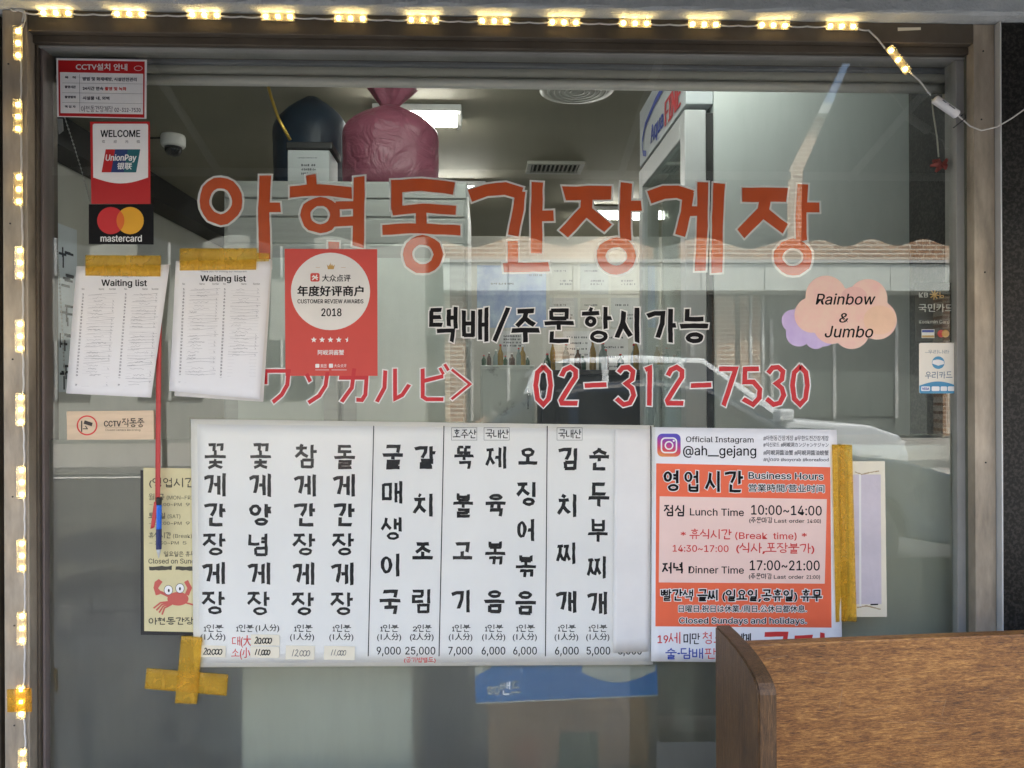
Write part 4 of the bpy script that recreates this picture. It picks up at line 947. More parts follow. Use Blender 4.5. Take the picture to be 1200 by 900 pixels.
fb.build('lettering', GREYINK, t, YO); fr2.build('lettering', RED_INK, t, YO)

t = sticker('card_sticker', 'red and white union card welcome sticker left of the shop name', [(105.5, 142.5), (175.5, 142.5), (176.5, 239), (107, 239)], YO, STICK_RED)
f = Flat(); pts = [(110, 145), (172, 145), (173.5, 146.5), (173.5, 208)] + [(173.5 - 64 * k / 10, 208 + 7 * math.sin(math.pi * k / 10)) for k in range(1, 10)] + [(109.2, 208), (108.6, 146.5)]
f.poly(pts, 2); f.build('white_panel', WHITE, t, YO)
f = Flat(); text(f, 'WELCOME', 118, 152.5, 164, 160.5, 4, 0, .3)
for i, ch in enumerate('欢迎光临'): text(f, ch, 119.5 + i * 13.6, 164, 123.2 + i * 13.6, 167.6, 4)
f.build('lettering', BLACK, t, YO)
sk = lambda x, y: (x + (202 - y) * .18, y)
for (a_, b_, m_) in ((119, 130.5, STICK_RED), (130, 145.5, mat('navy print', (.01, .035, .14), .5)), (145, 159.5, mat('teal print', (.005, .11, .13), .5))):
    f = Flat(); f.poly([sk(a_, 202), sk(a_, 175), sk(b_, 175), sk(b_, 202)], 4 if a_ < 125 else (5 if a_ < 140 else 6)); f.build('logo_band', m_, t, YO)
f = Flat(); text(f, 'UnionPay', 123.5, 181, 159, 190.2, 9, 0, .3, .12); text(f, '银联', 137, 190.6, 154, 198.6, 9, 0, .25, .12); f.build('logo_lettering', WHITE, t, YO)

t = sticker('card_sticker', 'black sticker with overlapping red and yellow discs below the union card sticker', [(104, 239.5), (180, 239), (180, 286.5), (104, 286)], YO, BLACK)
for cx_, m_, l_ in ((129.8, mat('disc red', (.55, .008, .012), .5), 3), (152.5, mat('disc yellow', (.75, .36, .008), .5), 4)):
    f = Flat(); f.disc(cx_, 258.5, 16, 16, l_); f.build('disc', m_, t, YO)
f = Flat(); q = []
for k in range(15):
    an = R(-45 + 90 * k / 14); q.append((129.8 + 16 * math.cos(an), 258.5 + 16 * math.sin(an)))
for k in range(15):
    an = R(135 + 90 * k / 14); q.append((152.5 + 16 * math.cos(an), 258.5 + 16 * math.sin(an)))
f.poly(q, 5); f.build('disc_overlap', mat('disc orange', (.68, .13, .004), .5), t, YO)
f = Flat(); text(f, 'mastercard', 118, 275.5, 166, 283.2, 4, 0, .22); f.build('lettering', WHITE, t, YO)

# ------------------------------------------------------------------ waiting lists taped on the outside
def waiting(label, c, title, sub, cols, rows_y, seed, tape, tlabel, group, back=False):
    x0, x1, y0, y1 = c[0][0], c[1][0], c[0][1], c[2][1]
    def Yf(x, y):
        v = max(0, (y - y0) / (y1 - y0)); u = (x - x0) / (x1 - x0)
        return -.0022 - .012 * math.sin(min(1, v) * 2.6) * (.5 + .5 * u) - .012 * max(0, v - .86) / .14 * (1 - .3 * u) - .004 * math.sin(u * 3.1) * v
    t = thing('waiting_list', label, 'paper', P((x0 + x1) / 2, y1, 0), group)
    if back:
        d = [(c[0][0] + 1, c[0][1]), (c[1][0] + 1.5, c[1][1] + 1), (c[2][0] + 4.5, c[2][1] + 3), (c[3][0] + 6, c[3][1] + 6)]
        sheet('under_sheet', d, lambda x, y: Yf(x, y) * .55 + .0006, PAPER2, t, 10, 12, label='sheet beneath, edge showing')
    n = 12; o = sheet('sheet', c, Yf, PAPER, t, n, 14)
    f = Flat(); text(f, 'Waiting list', *title, 3, .006, .32); f.build('title', BLACK, t, Yf)
    f = Flat(); text(f, 'Thank you for visiting our restaurant', *sub, 3)
    q = random.Random(seed); (ya, yb_) = rows_y; N = 29
    sx = lambda y: (c[3][0] - c[0][0]) * (y - y0) / (y1 - y0)
    for (xn, xa, xb_, full) in cols:
        for (s_, xx, w2) in (('No', xn - 1, 3), ('Name', xa + 12, 6), ('Number', xb_ - 8, 8)): text(f, s_, xx + sx(ya - 6), ya - 7.5, xx + w2 + sx(ya - 6), ya - 5.2, 3)
        for k in range(N):
            y = ya + (yb_ - ya) * k / (N - 1); xo = sx(y); text(f, str(k + 1), xn + xo, y - 1.1, xn + 2 + xo, y + .9, 3, 0, .1)
    f.build('lettering', GREYINK, t, Yf)
    f = Flat()
    for (xn, xa, xb_, full) in cols:
        for k in range(N):
            y = ya + (yb_ - ya) * k / (N - 1); xo = sx(y)
            f.rect(xa + xo, y + 1.5, xb_ + xo, y + 1.62, 2)
            if k / N > full: continue
            m = q.choice([0, 1, 1, 1, 2]); xs = xa + xo + q.uniform(1, 10); xe = xs + q.uniform(9, 20)
            for j in range(m):
                pts = []; x = xs
                while x < xe: pts.append((x, y + q.uniform(-1.0, .9))); x += q.uniform(.8, 2.2)
                if len(pts) > 1: f.strip(pts, .3, 3 + j, 0, .3, k * 7 + j)
            if q.random() < .5: f.strip([(xa + xo + q.uniform(0, 3), y + q.uniform(-1, 1.5)), ((xa + xb_) / 2 + xo, y + q.uniform(-.8, .8)), (xb_ + xo + q.uniform(-2, 2), y + q.uniform(-1.5, 1))], .32, 7, 0, .3, k)
            if q.random() < .6: f.strip([(xb_ + xo - 3, y - 1), (xb_ + xo - 1.5, y + .2), (xb_ + xo - 2.6, y + 1.2)], .4, 8, 0, .2, k)
    f.build('pencil_writing', PENCIL, t, Yf)['kind'] = 'stuff'
    tt = thing('tape_strip', tlabel, 'tape', P(tape[0][0], tape[2][1], 0), 'strips of yellow packing tape')
    ym = c[0][1]
    sheet('tape', tape, lambda x, y: -.0032 - .0006 * math.sin(x * .4) - (.0026 if y > ym else 0), M_TAPE, tt, 10, 6, .0002)
waiting('left waiting list of pencilled rows, lower right corner lifting', [(89.5, 312), (199, 310), (177, 466), (77.5, 461)], (119, 327.5, 172, 337), (118, 322.4, 173, 325.2), [(99, 106, 138, 1.0), (149, 157, 188, 1.0)], (345, 451), 3,
        [(100, 299), (188.5, 299.5), (188, 324), (100, 323)], 'wide yellow tape holding the left waiting list', 'waiting lists taped to the glass')
waiting('right waiting list of pencilled rows, thicker pad of sheets', [(206, 306), (317.5, 303.5), (304, 468), (198.5, 458)], (235, 322.5, 288, 331.5), (235, 317, 289, 319.6), [(216, 223, 258, 1.0), (264, 272, 306, .72)], (339, 447), 9,
        [(210.5, 291), (301, 291), (300, 316), (210.5, 317)], 'wide yellow tape holding the right waiting list', 'waiting lists taped to the glass', True)
tt = thing('tape_strip', 'short brown tape end at the foot of the first red letter', 'tape', P(307, 312, 0), 'strips of yellow packing tape'); sheet('tape', [(300.5, 296.5), (316, 297), (315, 307), (299.5, 307)], -.0026, M_TAPE, tt)

# red award poster
t = sticker('award_poster', 'red customer review award poster with cream circle, right of the waiting lists', [(333.5, 291.5), (442, 292), (442.5, 440.5), (334.5, 440.5)], -.0014, POSTER_RED, 'poster')
YP = -.0014
f = Flat(); f.disc(387.3, 341.5, 46.4, 45.4, 2, 48); f.build('cream_circle', PAPER2, t, YP)
c6 = lambda x, y: (300 + x / 4, 225 + y / 4)
f = Flat(); 
for s_, x0, y0, x1, y1, b_ in (('大众点评', 310, 387, 443, 420, .18), ('年度好评商户', 195, 440, 503, 488, .42), ('CUSTOMER REVIEW AWARDS', 195, 503, 503, 522, .15), ('2018', 307, 546, 400, 582, .3)):
    text(f, s_, *c6(x0, y0), *c6(x1, y1), 4, 0, b_)
f.build('lettering', BLACK, t, YP)
f = Flat(); f.rrect(*c6(255, 380), *c6(298, 420), 2, 4); f.build('logo', POSTER_RED, t, YP)
f = Flat()
for st in ([(268, 390), (276, 400), (264, 412)], [(276, 400), (288, 412)], [(286, 388), (280, 398), (290, 402)], [(262, 398), (270, 396)]): f.strip([c6(*p_) for p_ in st], 1.3, 6)
def star(fl, cx_, cy_, r_, lay, half=False):
    q = [(cx_ + (r_ if k % 2 == 0 else r_ * .45) * math.sin(R(36 * k)), cy_ - (r_ if k % 2 == 0 else r_ * .45) * math.cos(R(36 * k))) for k in range(10)]
    if half: q = [p_ for p_ in q[5:]] + [q[0]]
    fl.poly(q, lay)
for k in range(5): star(f, 300 + (271 + 39 * k + (0 if k < 4 else 4)) / 4, 225 + 693 / 4, 3.6, 4, k == 4)
text(f, '阿岘洞酱蟹', *c6(290, 740), *c6(412, 764), 4, 0, .12); text(f, '美团', *c6(302, 806), *c6(330, 824), 4); text(f, '大众点评', *c6(366, 806), *c6(424, 822), 4)
f.rrect(*c6(278, 806), *c6(297, 824), .8, 4); f.rrect(*c6(342, 805), *c6(361, 824), .8, 4)
f.rect(*c6(278, 833), *c6(342, 835), 4); f.rect(*c6(354, 833), *c6(425, 835), 4)
f.build('white_print', WHITE, t, YP)
f = Flat(); f.poly([c6(332, 340), c6(340, 348), c6(344, 338), c6(347, 346), c6(350, 328), c6(353, 346), c6(357, 338), c6(361, 348), c6(370, 340), c6(364, 362), c6(337, 362)], 4); f.rect(*c6(280, 353), *c6(300, 354.5), 4); f.rect(*c6(398, 353), *c6(420, 354.5), 4); f.build('crown', GOLD, t, YP)

# wooden camera sign
t = thing('camera_sign', 'small wooden CCTV sign with red ring under the left waiting list', 'sign', P(129, 515, 0))
WOODS = mat('pale sign wood', (.66, .50, .33), .55, .14, 5, stretch=(1, 1, 9))
sheet('board', [(78, 482), (180, 481), (180.5, 515), (78.5, 515.5)], -.006, WOODS, t, th=.005); YW = -.006
f = Flat(); f.ring(102, 498.5, 12.2, 11.8, 10.5, 10.1, 3, 32); f.build('red_ring', RED_INK, t, YW)
f = Flat(); f.strip([(98.5, 494.5), (108, 497.5)], 4.2, 3, slant=.05); f.strip([(100, 499), (102.5, 502.5), (97, 502.5)], 1.1, 4); f.rect(95, 493, 96.4, 506, 5)
hline(f, 'CCTV작동중', 122, 490.5, 169.5, 500.3, 1.15, 3, bold=.3); f.rect(123, 501.2, 166, 501.45, 3); text(f, 'Closed Camera Recording', 123.5, 502.6, 164.5, 505.6, 3); f.build('lettering', mat('brown black ink', (.03, .02, .016), .6), t, YW)

# old yellow hours sticker, half behind the menu
t = sticker('hours_sticker', 'old pale yellow opening hours sheet with a red crab, half behind the menu', [(168, 548), (236, 549), (236, 741), (169, 739.5)], -.0012, YELLOWP, 'notice'); YS = -.0012
sheet('backing', [(164.5, 551), (230, 551), (230, 744.5), (165, 744)], -.0006, DARKRUB, t, th=.0002)
f = Flat(); cy6 = lambda x, y: (160 + x / 3.913, 530 + y / 3.913)
hline(f, '(영업시간)', *cy6(58, 118), *cy6(285, 160), 1.3, 3)
for s_, x0, y0, x1, y1, ww in (('월~금 (MON~FRI)', 55, 192, 275, 218, .8), ('- 10:00~PM 9', 58, 226, 245, 248, .6), ('토요일 (SAT)', 55, 278, 205, 304, .8), ('- 10:00~PM 9', 58, 312, 245, 334, .6), ('휴식시간 (Break)', 55, 368, 260, 394, .8), ('- 2:30~PM 5', 58, 402, 230, 424, .6), ('일요일은 휴무', 125, 455, 270, 478, .7)): hline(f, s_, *cy6(x0, y0), *cy6(x1, y1), ww, 3)
text(f, 'Closed on Sunday', *cy6(55, 488), *cy6(300, 516), 3, 0, .12); f.strip([cy6(58, 533), cy6(160, 530)], 4.6, 3, 0, .25, 3); f.strip([cy6(178, 531), cy6(260, 534)], 4.6, 3, 0, .25, 4)
hline(f, '아현동간장게장', *cy6(55, 758), *cy6(345, 790), 1.25, 3); f.build('lettering', mat('dark olive ink', (.05, .045, .03), .6), t, YS)
f = Flat(); CR = mat('crab red', (.52, .10, .075), .6)
f.disc(*cy6(190, 672), 12.5, 8, 3, 24)
for (a_, b_, c_, wd_) in (((150, 660), (105, 640), (88, 620), 3.5), ((88, 625), (92, 600), (108, 588), 5)): f.strip([cy6(*a_), cy6(*b_), cy6(*c_)], wd_, 4, 0, .1, 1)
f.strip([cy6(98, 655), cy6(88, 622), cy6(110, 590)], 5, 5); f.strip([cy6(230, 655), cy6(244, 622), cy6(228, 592)], 5, 5)
for k in range(4): f.strip([cy6(150 + 4 * k, 685 + 4 * k), cy6(110 + 6 * k, 690 + 8 * k), cy6(78 + 13 * k, 715 + 10 * k)], 1.9, 6 + k, 0, .1, k)
f.strip([cy6(225, 690), cy6(262, 700), cy6(280, 722)], 1.9, 11)
f.build('crab_drawing', CR, t, YS)
f = Flat(); f.disc(*cy6(146, 632), 5, 5.6, 14); f.disc(*cy6(199, 624), 5, 5.6, 14); f.build('crab_eyes', WHITE, t, YS)
f = Flat(); f.disc(*cy6(148, 634), 1.1, 2.0, 16); f.disc(*cy6(199, 626), 1.1, 2.0, 16); f.ring(*cy6(146, 632), 5.2, 5.8, 4.7, 5.3, 15); f.ring(*cy6(199, 624), 5.2, 5.8, 4.7, 5.3, 15); f.build('crab_pupils', BLACK, t, YS)

# ------------------------------------------------------------------ the menu
YM = -.0048
def Ymenu(x, y): return YM - .0012 * math.sin((x - 229) / 70.0) * math.sin((y - 480) / 60.0) - .0006 * math.sin(x / 23.0 + y / 40)
t = thing('menu_poster', 'wide white menu poster with black brush lettering, in a clear plastic cover', 'poster', P(500, 781, 0))
sheet('sheet', [(231, 497), (763.5, 503), (763.5, 775), (234, 777)], Ymenu, PAPER, t, 40, 20)
sheet('margin', [(223.5, 491), (766, 498.5), (765, 779), (227, 782)], lambda x, y: Ymenu(x, y) + .0011, PAPER2, t, 40, 20)
COLS = [('꽃게간장게장', 239, 265.5, 236, 264, [(519, 549), (554, 582), (589, 617), (624, 652), (658, 686), (692, 721)]),
        ('꽃게양념게장', 292, 318.5, 289, 317, [(519, 549), (554, 583), (589, 617), (624, 652), (658, 686), (692, 722)]),
        ('참게간장게장', 345, 371.5, 341, 368.5, [(520, 549), (555, 583), (589, 617), (624, 652), (658, 687), (693, 722)]),
        ('돌게간장게장', 391, 417, 387, 414.5, [(521, 549), (555, 583), (589, 617), (624, 652), (658, 687), (693, 722)]),
        ('굴매생이국', 448, 473, 444, 470, [(521, 549), (563, 591), (605, 634), (648, 677), (691, 720)]),
        ('갈치조림', 485, 511, 482, 507, [(522, 549), (577, 606), (635, 658), (690, 719)]),
        ('뚝불고기', 532, 556, 528, 553, [(522, 550), (577, 606), (635, 658), (690, 718)]),
        ('제육볶음', 569, 594, 567, 592, [(522, 550), (577, 606), (633, 662), (690, 718)]),
        ('오징어볶음', 606, 631, 603, 628, [(523, 547), (564, 594), (607, 635), (649, 677), (691, 720)]),
        ('김치찌개', 654, 679, 651, 676, [(524, 551), (578, 607), (635, 662), (691, 719)]),
        ('순두부찌개', 690, 715, 687, 712, [(523, 551), (565, 594), (607, 636), (651, 679), (692, 721)])]
for word, xa, xb_, xc, xd_, ys in COLS:
    f = Flat(); n = len(word)
    for i, ch in enumerate(word):
        u = i / (n - 1); x0 = xa + (xc - xa) * u; x1 = xb_ + (xd_ - xb_) * u; y0, y1 = ys[i]
        syllable(f, ch, x0 + 1.2, y0 + 1.5, x1 - 1.4, y1 - 1.2, 4.1, 3, 0, .01, .12)
    f.build('menu_item', BLACK, t, Ymenu, 'menu column reading ' + word)
f = Flat()
for xa, xb_ in ((438, 431.5), (520.3, 514.5), (641.3, 639.2), (762.6, 763.6)): f.strip([(xa, 499), (xb_, 769)], 1.15, 4, 0, .03, 1)
for (x0, x1) in ((529, 559), (567, 597), (652.5, 682.5)):
    for r_ in ((x0, 501, x1, 501.4), (x0, 515.6, x1, 516), (x0, 501, x0 + .4, 516), (x1 - .4, 501, x1, 516)): f.rect(*r_, 3)
f.build('ruled_lines', BLACK, t, Ymenu)
f = Flat()
for s_, x0, x1 in (('호주산', 531, 557), ('국내산', 569, 595), ('국내산', 654.5, 680)): hline(f, s_, x0, 503.5, x1 + 1.5, 513.5, 1.15, 4, jit=.03)
for x0, x1, s_ in ((239, 261, '1인분'), (277, 296.5, '1인분'), (345, 365.5, '1인분'), (390, 410.5, '1인분'), (446, 466.5, '1인분'), (484, 505, '2인분'), (530, 550.5, '1인분'), (568.5, 589, '1인분'), (605, 626, '1인분'), (654, 674, '1인분'), (690, 711, '1인분')):
    hline(f, s_, x0, 732, x1 + 1.2, 740.3, 1.05, 4, jit=.03, bold=.25)
for x0, x1, s_ in ((235, 264, '(1人分)'), (340, 368, '(1人分)'), (386, 414, '(1人分)'), (442, 470, '(1人分)'), (480.5, 508, '(2人分)'), (526, 553.5, '(1人分)'), (565, 592, '(1人分)'), (601, 629, '(1人分)'), (650, 677.5, '(1人分)'), (687, 714, '(1人分)')):
    text(f, s_, x0, 742, x1, 751.5, 4, 0, .16)
text(f, '(1人分)', 299.5, 731.5, 327, 741, 4, 0, .16)
for s_, x0, x1 in (('9,000', 441.5, 469.5), ('25,000', 475, 510), ('7,000', 525.5, 553.5), ('6,000', 564.5, 592), ('6,000', 601.5, 629), ('6,000', 650.5, 678), ('5,000', 687.5, 715), ('5,000', 724.5, 752)):
    text(f, s_, x0, 758, x1, 769, 4, 0, .18)
f.build('portion_and_price_lettering', BLACK, t, Ymenu)
f = Flat(); hline(f, '대(大', 272, 746, 295, 756.5, 1.0, 4, bold=.2); hline(f, '소(小', 271, 760, 294, 770.5, 1.0, 4, bold=.2); hline(f, '(공기밥별도)', 473.5, 770.3, 510.5, 776.3, .7, 4, bold=.1); f.build('red_lettering', RED_INK, t, Ymenu)
# clear plastic cover over it all
sheet('plastic_cover', [(221.5, 489), (768, 497.2), (767, 781.5), (225, 784)], lambda x, y: Ymenu(x, y) - .0016, M_PLASTIC, t, 30, 16, .0002)
st = thing('blank_strip', 'blank off-white paper strip covering the last menu column', 'paper', P(740, 764, 0))
sheet('strip', [(720.5, 503.5), (760.5, 504.5), (760, 763.5), (718, 765)], lambda x, y: Ymenu(x, y) - .0022 - (.002 if y > 740 and x < 735 else 0), PAPER2, st, 8, 16)
def hand(fl, s_, x0, y0, x1, y1, w_, seed):
    q = random.Random(seed); n = sum(1 if c_ != '.' else .45 for c_ in s_); k = (x1 - x0) / n; x = x0; h = y1 - y0
    for i, c_ in enumerate(s_):
        a_ = k * (1 if c_ != '.' else .45); sl = lambda u, v: (x + u * a_ + (1 - v) * 1.3, y0 + v * h + q.uniform(-.25, .25))
        if c_ == '2': pts = [sl(.1, .2), sl(.45, 0), sl(.8, .2), sl(.5, .6), sl(.05, 1), sl(.5, .92), sl(.95, 1)]
        elif c_ == '1': pts = [sl(.55, 0), sl(.4, .5), sl(.3, 1)]
        elif c_ == '.': pts = [sl(.2, .9), sl(.3, 1.1)]
        else: pts = [sl(.5 + .48 * math.cos(R(t_)), .58 + .42 * math.sin(R(t_))) for t_ in range(-100, 290, 45)]
        fl.strip(pts, w_, 2 + i, 0, .15, seed + i); x += a_ * .93
def price(label, c, s_, tx, fade=False):
    q = thing('price_sticker', label, 'sticker', P(c[0][0], c[2][1], 0), 'handwritten price stickers on the menu'); Yp = lambda x, y: Ymenu(x, y) - .0021
    sheet('label_paper', c, Yp, CREAM, q); f = Flat(); r_ = random.Random(int(c[0][0]))
    v = [(x, y) for x, y in ((0, 0),)]
    hand(f, s_, *tx, 1.15 if not fade else .7, int(c[0][0])); f.build('handwriting', BLACK if not fade else GREYINK, q, Yp)
price('cream price sticker under the first menu column', [(235, 756), (264.5, 757), (264, 770.5), (235, 770)], '20.000', (238, 759.5, 261, 767))
price('cream price sticker for the large size of the second column', [(294, 743.5), (327.5, 744), (327.5, 756.5), (294, 756)], '20.000', (298, 746.5, 319, 754))
price('cream price sticker for the small size of the second column', [(293.5, 757.5), (327.5, 758), (327, 771), (293.5, 770.5)], '11.000', (298, 760.5, 317, 767.5))
price('cream price sticker under the third menu column', [(335, 756.5), (369, 757), (368, 773), (334.5, 772.5)], '12.000', (341, 761, 364, 769), True)
price('cream price sticker under the fourth menu column', [(380, 757), (416, 757.5), (415.5, 773.5), (379.5, 773)], '11.000', (387, 761, 406, 768), True)

# ------------------------------------------------------------------ business hours poster
YH = lambda x, y: -.0070 - .0016 * math.sin((y - 500) / 47.0) * math.sin((x - 763) / 60.0) - .0035 * max(0, (x - 940) / 45) * max(0, (y - 640) / 110)
t = thing('hours_poster', 'orange and white business hours poster right of the menu', 'poster', P(872, 775, 0))
sheet('sheet', [(764, 500.5), (980.5, 503.5), (987.5, 778), (763, 775)], YH, PAPER, t, 20, 20)
f = Flat()
def grid(fl, c, lay, nx=10, ny=10):
    pts = []; fs = []
    for j in range(ny + 1):
        for i in range(nx + 1):
            u, v = i / nx, j / ny; pts.append(tuple(((c[0][k] * (1 - u) + c[1][k] * u) * (1 - v) + (c[3][k] * (1 - u) + c[2][k] * u) * v) for k in (0, 1)))
    for j in range(ny):
        for i in range(nx): a_ = j * (nx + 1) + i; fs.append([a_, a_ + 1, a_ + nx + 2, a_ + nx + 1])
    fl.add(pts, fs, lay)
grid(f, [(769, 543), (973, 547.5), (974.5, 735.5), (768, 734)], 3); f.build('orange_panel', ORANGE, t, YH)
f = Flat(); grid(f, [(773, 581.6), (969, 585), (966.5, 684), (772, 682.5)], 6); f.build('peach_panel', PEACHP, t, YH)
h1 = lambda x, y: (760 + x / 5, 495 + y / 5); h2 = lambda x, y: (760 + x / 5, 640 + y / 5)
f = Flat(); fh = Flat(); SL = .014
for ch, x0, x1 in (('영', 88, 186), ('업', 210, 302), ('시', 337, 422), ('간', 448, 552)):
    a_, b_ = h1(x0, 284 + (x0 - 88) * .012), h1(x1, 402 + (x0 - 88) * .012); syllable(f, ch, *a_, *b_, 3.1, 26, 0, SL); syllable(fh, ch, *a_, *b_, 3.1, 8, 1.0, SL)
text(f, 'Business Hours', *h1(587, 291), *h1(1023, 330), 26, SL, .22, halo=(fh, 1.0)); text(f, '営業時間/营业时间', *h1(587, 360), *h1(1030, 405), 26, SL, .14, halo=(fh, .9))
hline(f, '빨간색 글씨 (일요일,공휴일) 휴무', *h2(74, 254), *h2(1020, 318), 1.9, 26, 0, .004, halo=(fh, 1.0), bold=.3); text(f, '日曜日,祝日は休業./周日,公休日都休息.', *h2(177, 345), *h2(926, 388), 26, .002, .14, halo=(fh, .9)); text(f, 'Closed Sundays and holidays.', *h2(180, 418), *h2(926, 462), 26, 0.002, .2, halo=(fh, .9))
hline(f, '점심', *h1(92, 484), *h1(218, 548), 2.0, 9, 0, SL); text(f, 'Lunch Time', *h1(243, 502), *h1(558, 545), 9, SL, .16); text(f, '10:00~14:00', *h1(602, 484), *h1(1014, 540), 9, SL, .22); hline(f, '(주문마감 Last order 14:00)', *h1(590, 556), *h1(1015, 588), .8, 9, 0, SL * .5, .1)
hline(f, '저녁', *h1(82, 820), *h1(210, 884), 2.0, 9, 0, SL * .6); text(f, 'Dinner Time', *h1(235, 842), *h1(558, 884), 9, SL * .6, .16); text(f, '17:00~21:00', *h1(594, 808), *h1(1002, 866), 9, SL * .3, .22); hline(f, '(주문마감 Last order 21:00)', *h2(588, 160), *h2(1010, 192), .8, 9, 0, SL * .3, .1)
text(f, 'Official Instagram', *h1(220, 82), *h1(615, 124), 4, SL * .5, .12); text(f, '@ah__gejang', *h1(203, 135), *h1(630, 208), 4, SL * .5, .2)
hline(f, '미만', *h2(205, 512), *h2(303, 574), 1.3, 4); hline(f, '에게', *h2(520, 512), *h2(602, 574), 1.3, 4)
f.build('lettering', BLACK, t, YH); fh.build('lettering_halo', WHITE, t, YH)
f = Flat()
for s_, y0, y1 in (('#아현동간장게장 #무한도전간장게장', 76, 106), ('#식신로드 #阿峴洞カンジャンケジャン', 117, 143), ('#阿峴洞醬油蟹 #阿峴洞醬油螃蟹', 161, 191), ('#ปูดอง #soycrab #koreafood', 205, 233)): text(f, s_, *h1(673, y0), *h1(1055, y1), 4, SL * .4, .08)
f.build('hashtag_lettering', GREYINK, t, YH)
f = Flat(); hline(f, '* 휴식시간 (Break time) *', *h1(188, 625), *h1(930, 682), 1.35, 9, 0, SL * .7, .16); f.build('break_time_lettering', RED_INK, t, YH); f = Flat(); hline(f, '14:30~17:00 (식사,포장불가)', *h1(142, 702), *h1(972, 760), 1.35, 9, 0, SL * .6, .16); f.build('break_hours_lettering', RED_INK, t, YH); f = Flat()
hline(f, '19세', *h2(54, 504), *h2(192, 572), 1.3, 4, bold=.25); hline(f, '청소년', *h2(318, 504), *h2(510, 574), 1.3, 4); hline(f, '판매', *h2(330, 600), *h2(470, 660), 1.3, 4); hline(f, '금지', *h2(650, 512), *h2(1060, 680), 5.5, 4)
f.build('red_lettering', RED_INK, t, YH)
f = Flat(); hline(f, '술·담배', *h2(100, 598), *h2(324, 660), 1.6, 4); f.build('blue_lettering', BLUEINK, t, YH)
def _ig(nt):
    tc = nt.nodes.new('ShaderNodeTexCoord'); sx_ = nt.nodes.new('ShaderNodeSeparateXYZ'); nt.links.new(tc.outputs['Generated'], sx_.inputs[0])
    ad = node(nt, 'ShaderNodeMath', _operation='MULTIPLY_ADD'); nt.links.new(sx_.outputs[0], ad.inputs[0]); ad.inputs[1].default_value = .25; nt.links.new(sx_.outputs[2], ad.inputs[2])
    rp = nt.nodes.new('ShaderNodeValToRGB'); e = rp.color_ramp.elements; e[0].position = .05; e[0].color = (.75, .30, .06, 1); e[1].position = 1.1; e[1].color = (.08, .06, .42, 1)
    for p_, c_ in ((.38, (.62, .06, .08)), (.68, (.36, .03, .26))): q_ = e.new(p_); q_.color = (*c_, 1)
    nt.links.new(ad.outputs[0], rp.inputs[0]); b_ = node(nt, 'ShaderNodeBsdfPrincipled', Roughness=.55); nt.links.new(rp.outputs[0], b_.inputs['Base Color']); return b_.outputs[0]
f = Flat(); f.rrect(770.2, 508.2, 797.6, 535.2, 6, 3); f.build('photo_app_icon', mixmat('icon gradient', _ig), t, YH)
f = Flat()
def rring(fl, x0, y0, x1, y1, r_, w_, lay):
    o_, i_ = [], []
    for (cx_, cy_, a_) in ((x1 - r_, y0 + r_, -90), (x1 - r_, y1 - r_, 0), (x0 + r_, y1 - r_, 90), (x0 + r_, y0 + r_, 180)):
        for k in range(6): an = R(a_ + 18 * k); o_.append((cx_ + r_ * math.cos(an), cy_ + r_ * math.sin(an))); i_.append((cx_ + (r_ - w_) * math.cos(an), cy_ + (r_ - w_) * math.sin(an)))
    n = len(o_); fl.add(o_ + i_, [[k, (k + 1) % n, n + (k + 1) % n, n + k] for k in range(n)], lay)
rring(f, 774.3, 512.5, 793.6, 531.2, 5.2, 1.7, 5); f.ring(784, 522, 5.2, 5.2, 3.6, 3.6, 5, 26); f.disc(789.5, 516.5, 1.2, 1.2, 5, 12); f.build('icon_glyph', WHITE, t, YH)

# long yellow tapes and the notice behind them
t = thing('old_notice', 'faded narrow notice in a cream frame right of the long yellow tape', 'notice', P(1018, 722, 0))
sheet('cream_frame', [(994, 540.5), (1037, 540.5), (1039.5, 723), (996, 723)], -.0012, CREAM, t); f = Flat(); f.poly([(998, 556), (1032, 556), (1033, 708), (998, 708)], 3); f.build('faded_panel', mat('faded mauve paper', (.56, .505, .53), .7, .10, 9, .3, 40), t, -.0012)
f = Flat(); f.poly([(1006.6, 556), (1009, 556), (1009.4, 712), (1007, 712)], 5); f.build('fold_line', PAPER2, t, -.0012); f = Flat(); f.strip([(1020, 708.5), (1029, 708.2)], 1.6, 6); f.build('ink_mark', BLACK, t, -.0012)
f = Flat(); q = random.Random(3); f.strip([(1002, 553), (1010, 556), (1018, 554), (1030, 552)], 1.2, 6, 0, .5, 1); f.build('glue_stain', mat('glue stain', (.40, .30, .16), .7), t, -.0012); f = Flat(); f.strip([(1004, 712), (1016, 710), (1032, 714)], 1.4, 6, 0, .5, 2); f.build('glue_stain', mat('glue stain', (.40, .30, .16), .7), t, -.0012)
def tape(label, c, Yf, nx=8, ny=8):
    t = thing('tape_strip', label, 'tape', P(c[3][0], c[3][1], 0), 'strips of yellow packing tape'); sheet('tape', c, Yf, M_TAPE, t, nx, ny, .0002)
def Yt(x, y): return -.0095 - .0035 * max(0, (x - 940) / 45) * max(0, (y - 640) / 110) + .004 * max(0, min(1, (x - 978) / 14)) - .0006 * math.sin(y / 17.0)
tape('long yellow tape along the right edge of the hours poster, inner strip', [(975, 521), (990, 521), (993.5, 728), (979.5, 729)], lambda x, y: Yt(x, y) - .0006, 6, 24)
tape('long yellow tape along the right edge of the hours poster, outer strip', [(984, 521), (998.5, 521.5), (1004, 728.5), (986, 728)], lambda x, y: Yt(x, y) - .0014, 6, 24)
tape('upright yellow tape of the cross at the lower left corner of the menu', [(212.5, 745), (237, 747), (230.8, 825), (205, 824)], lambda x, y: -.0098 + .006 * max(0, min(1, (y - 775) / 20)), 4, 16)
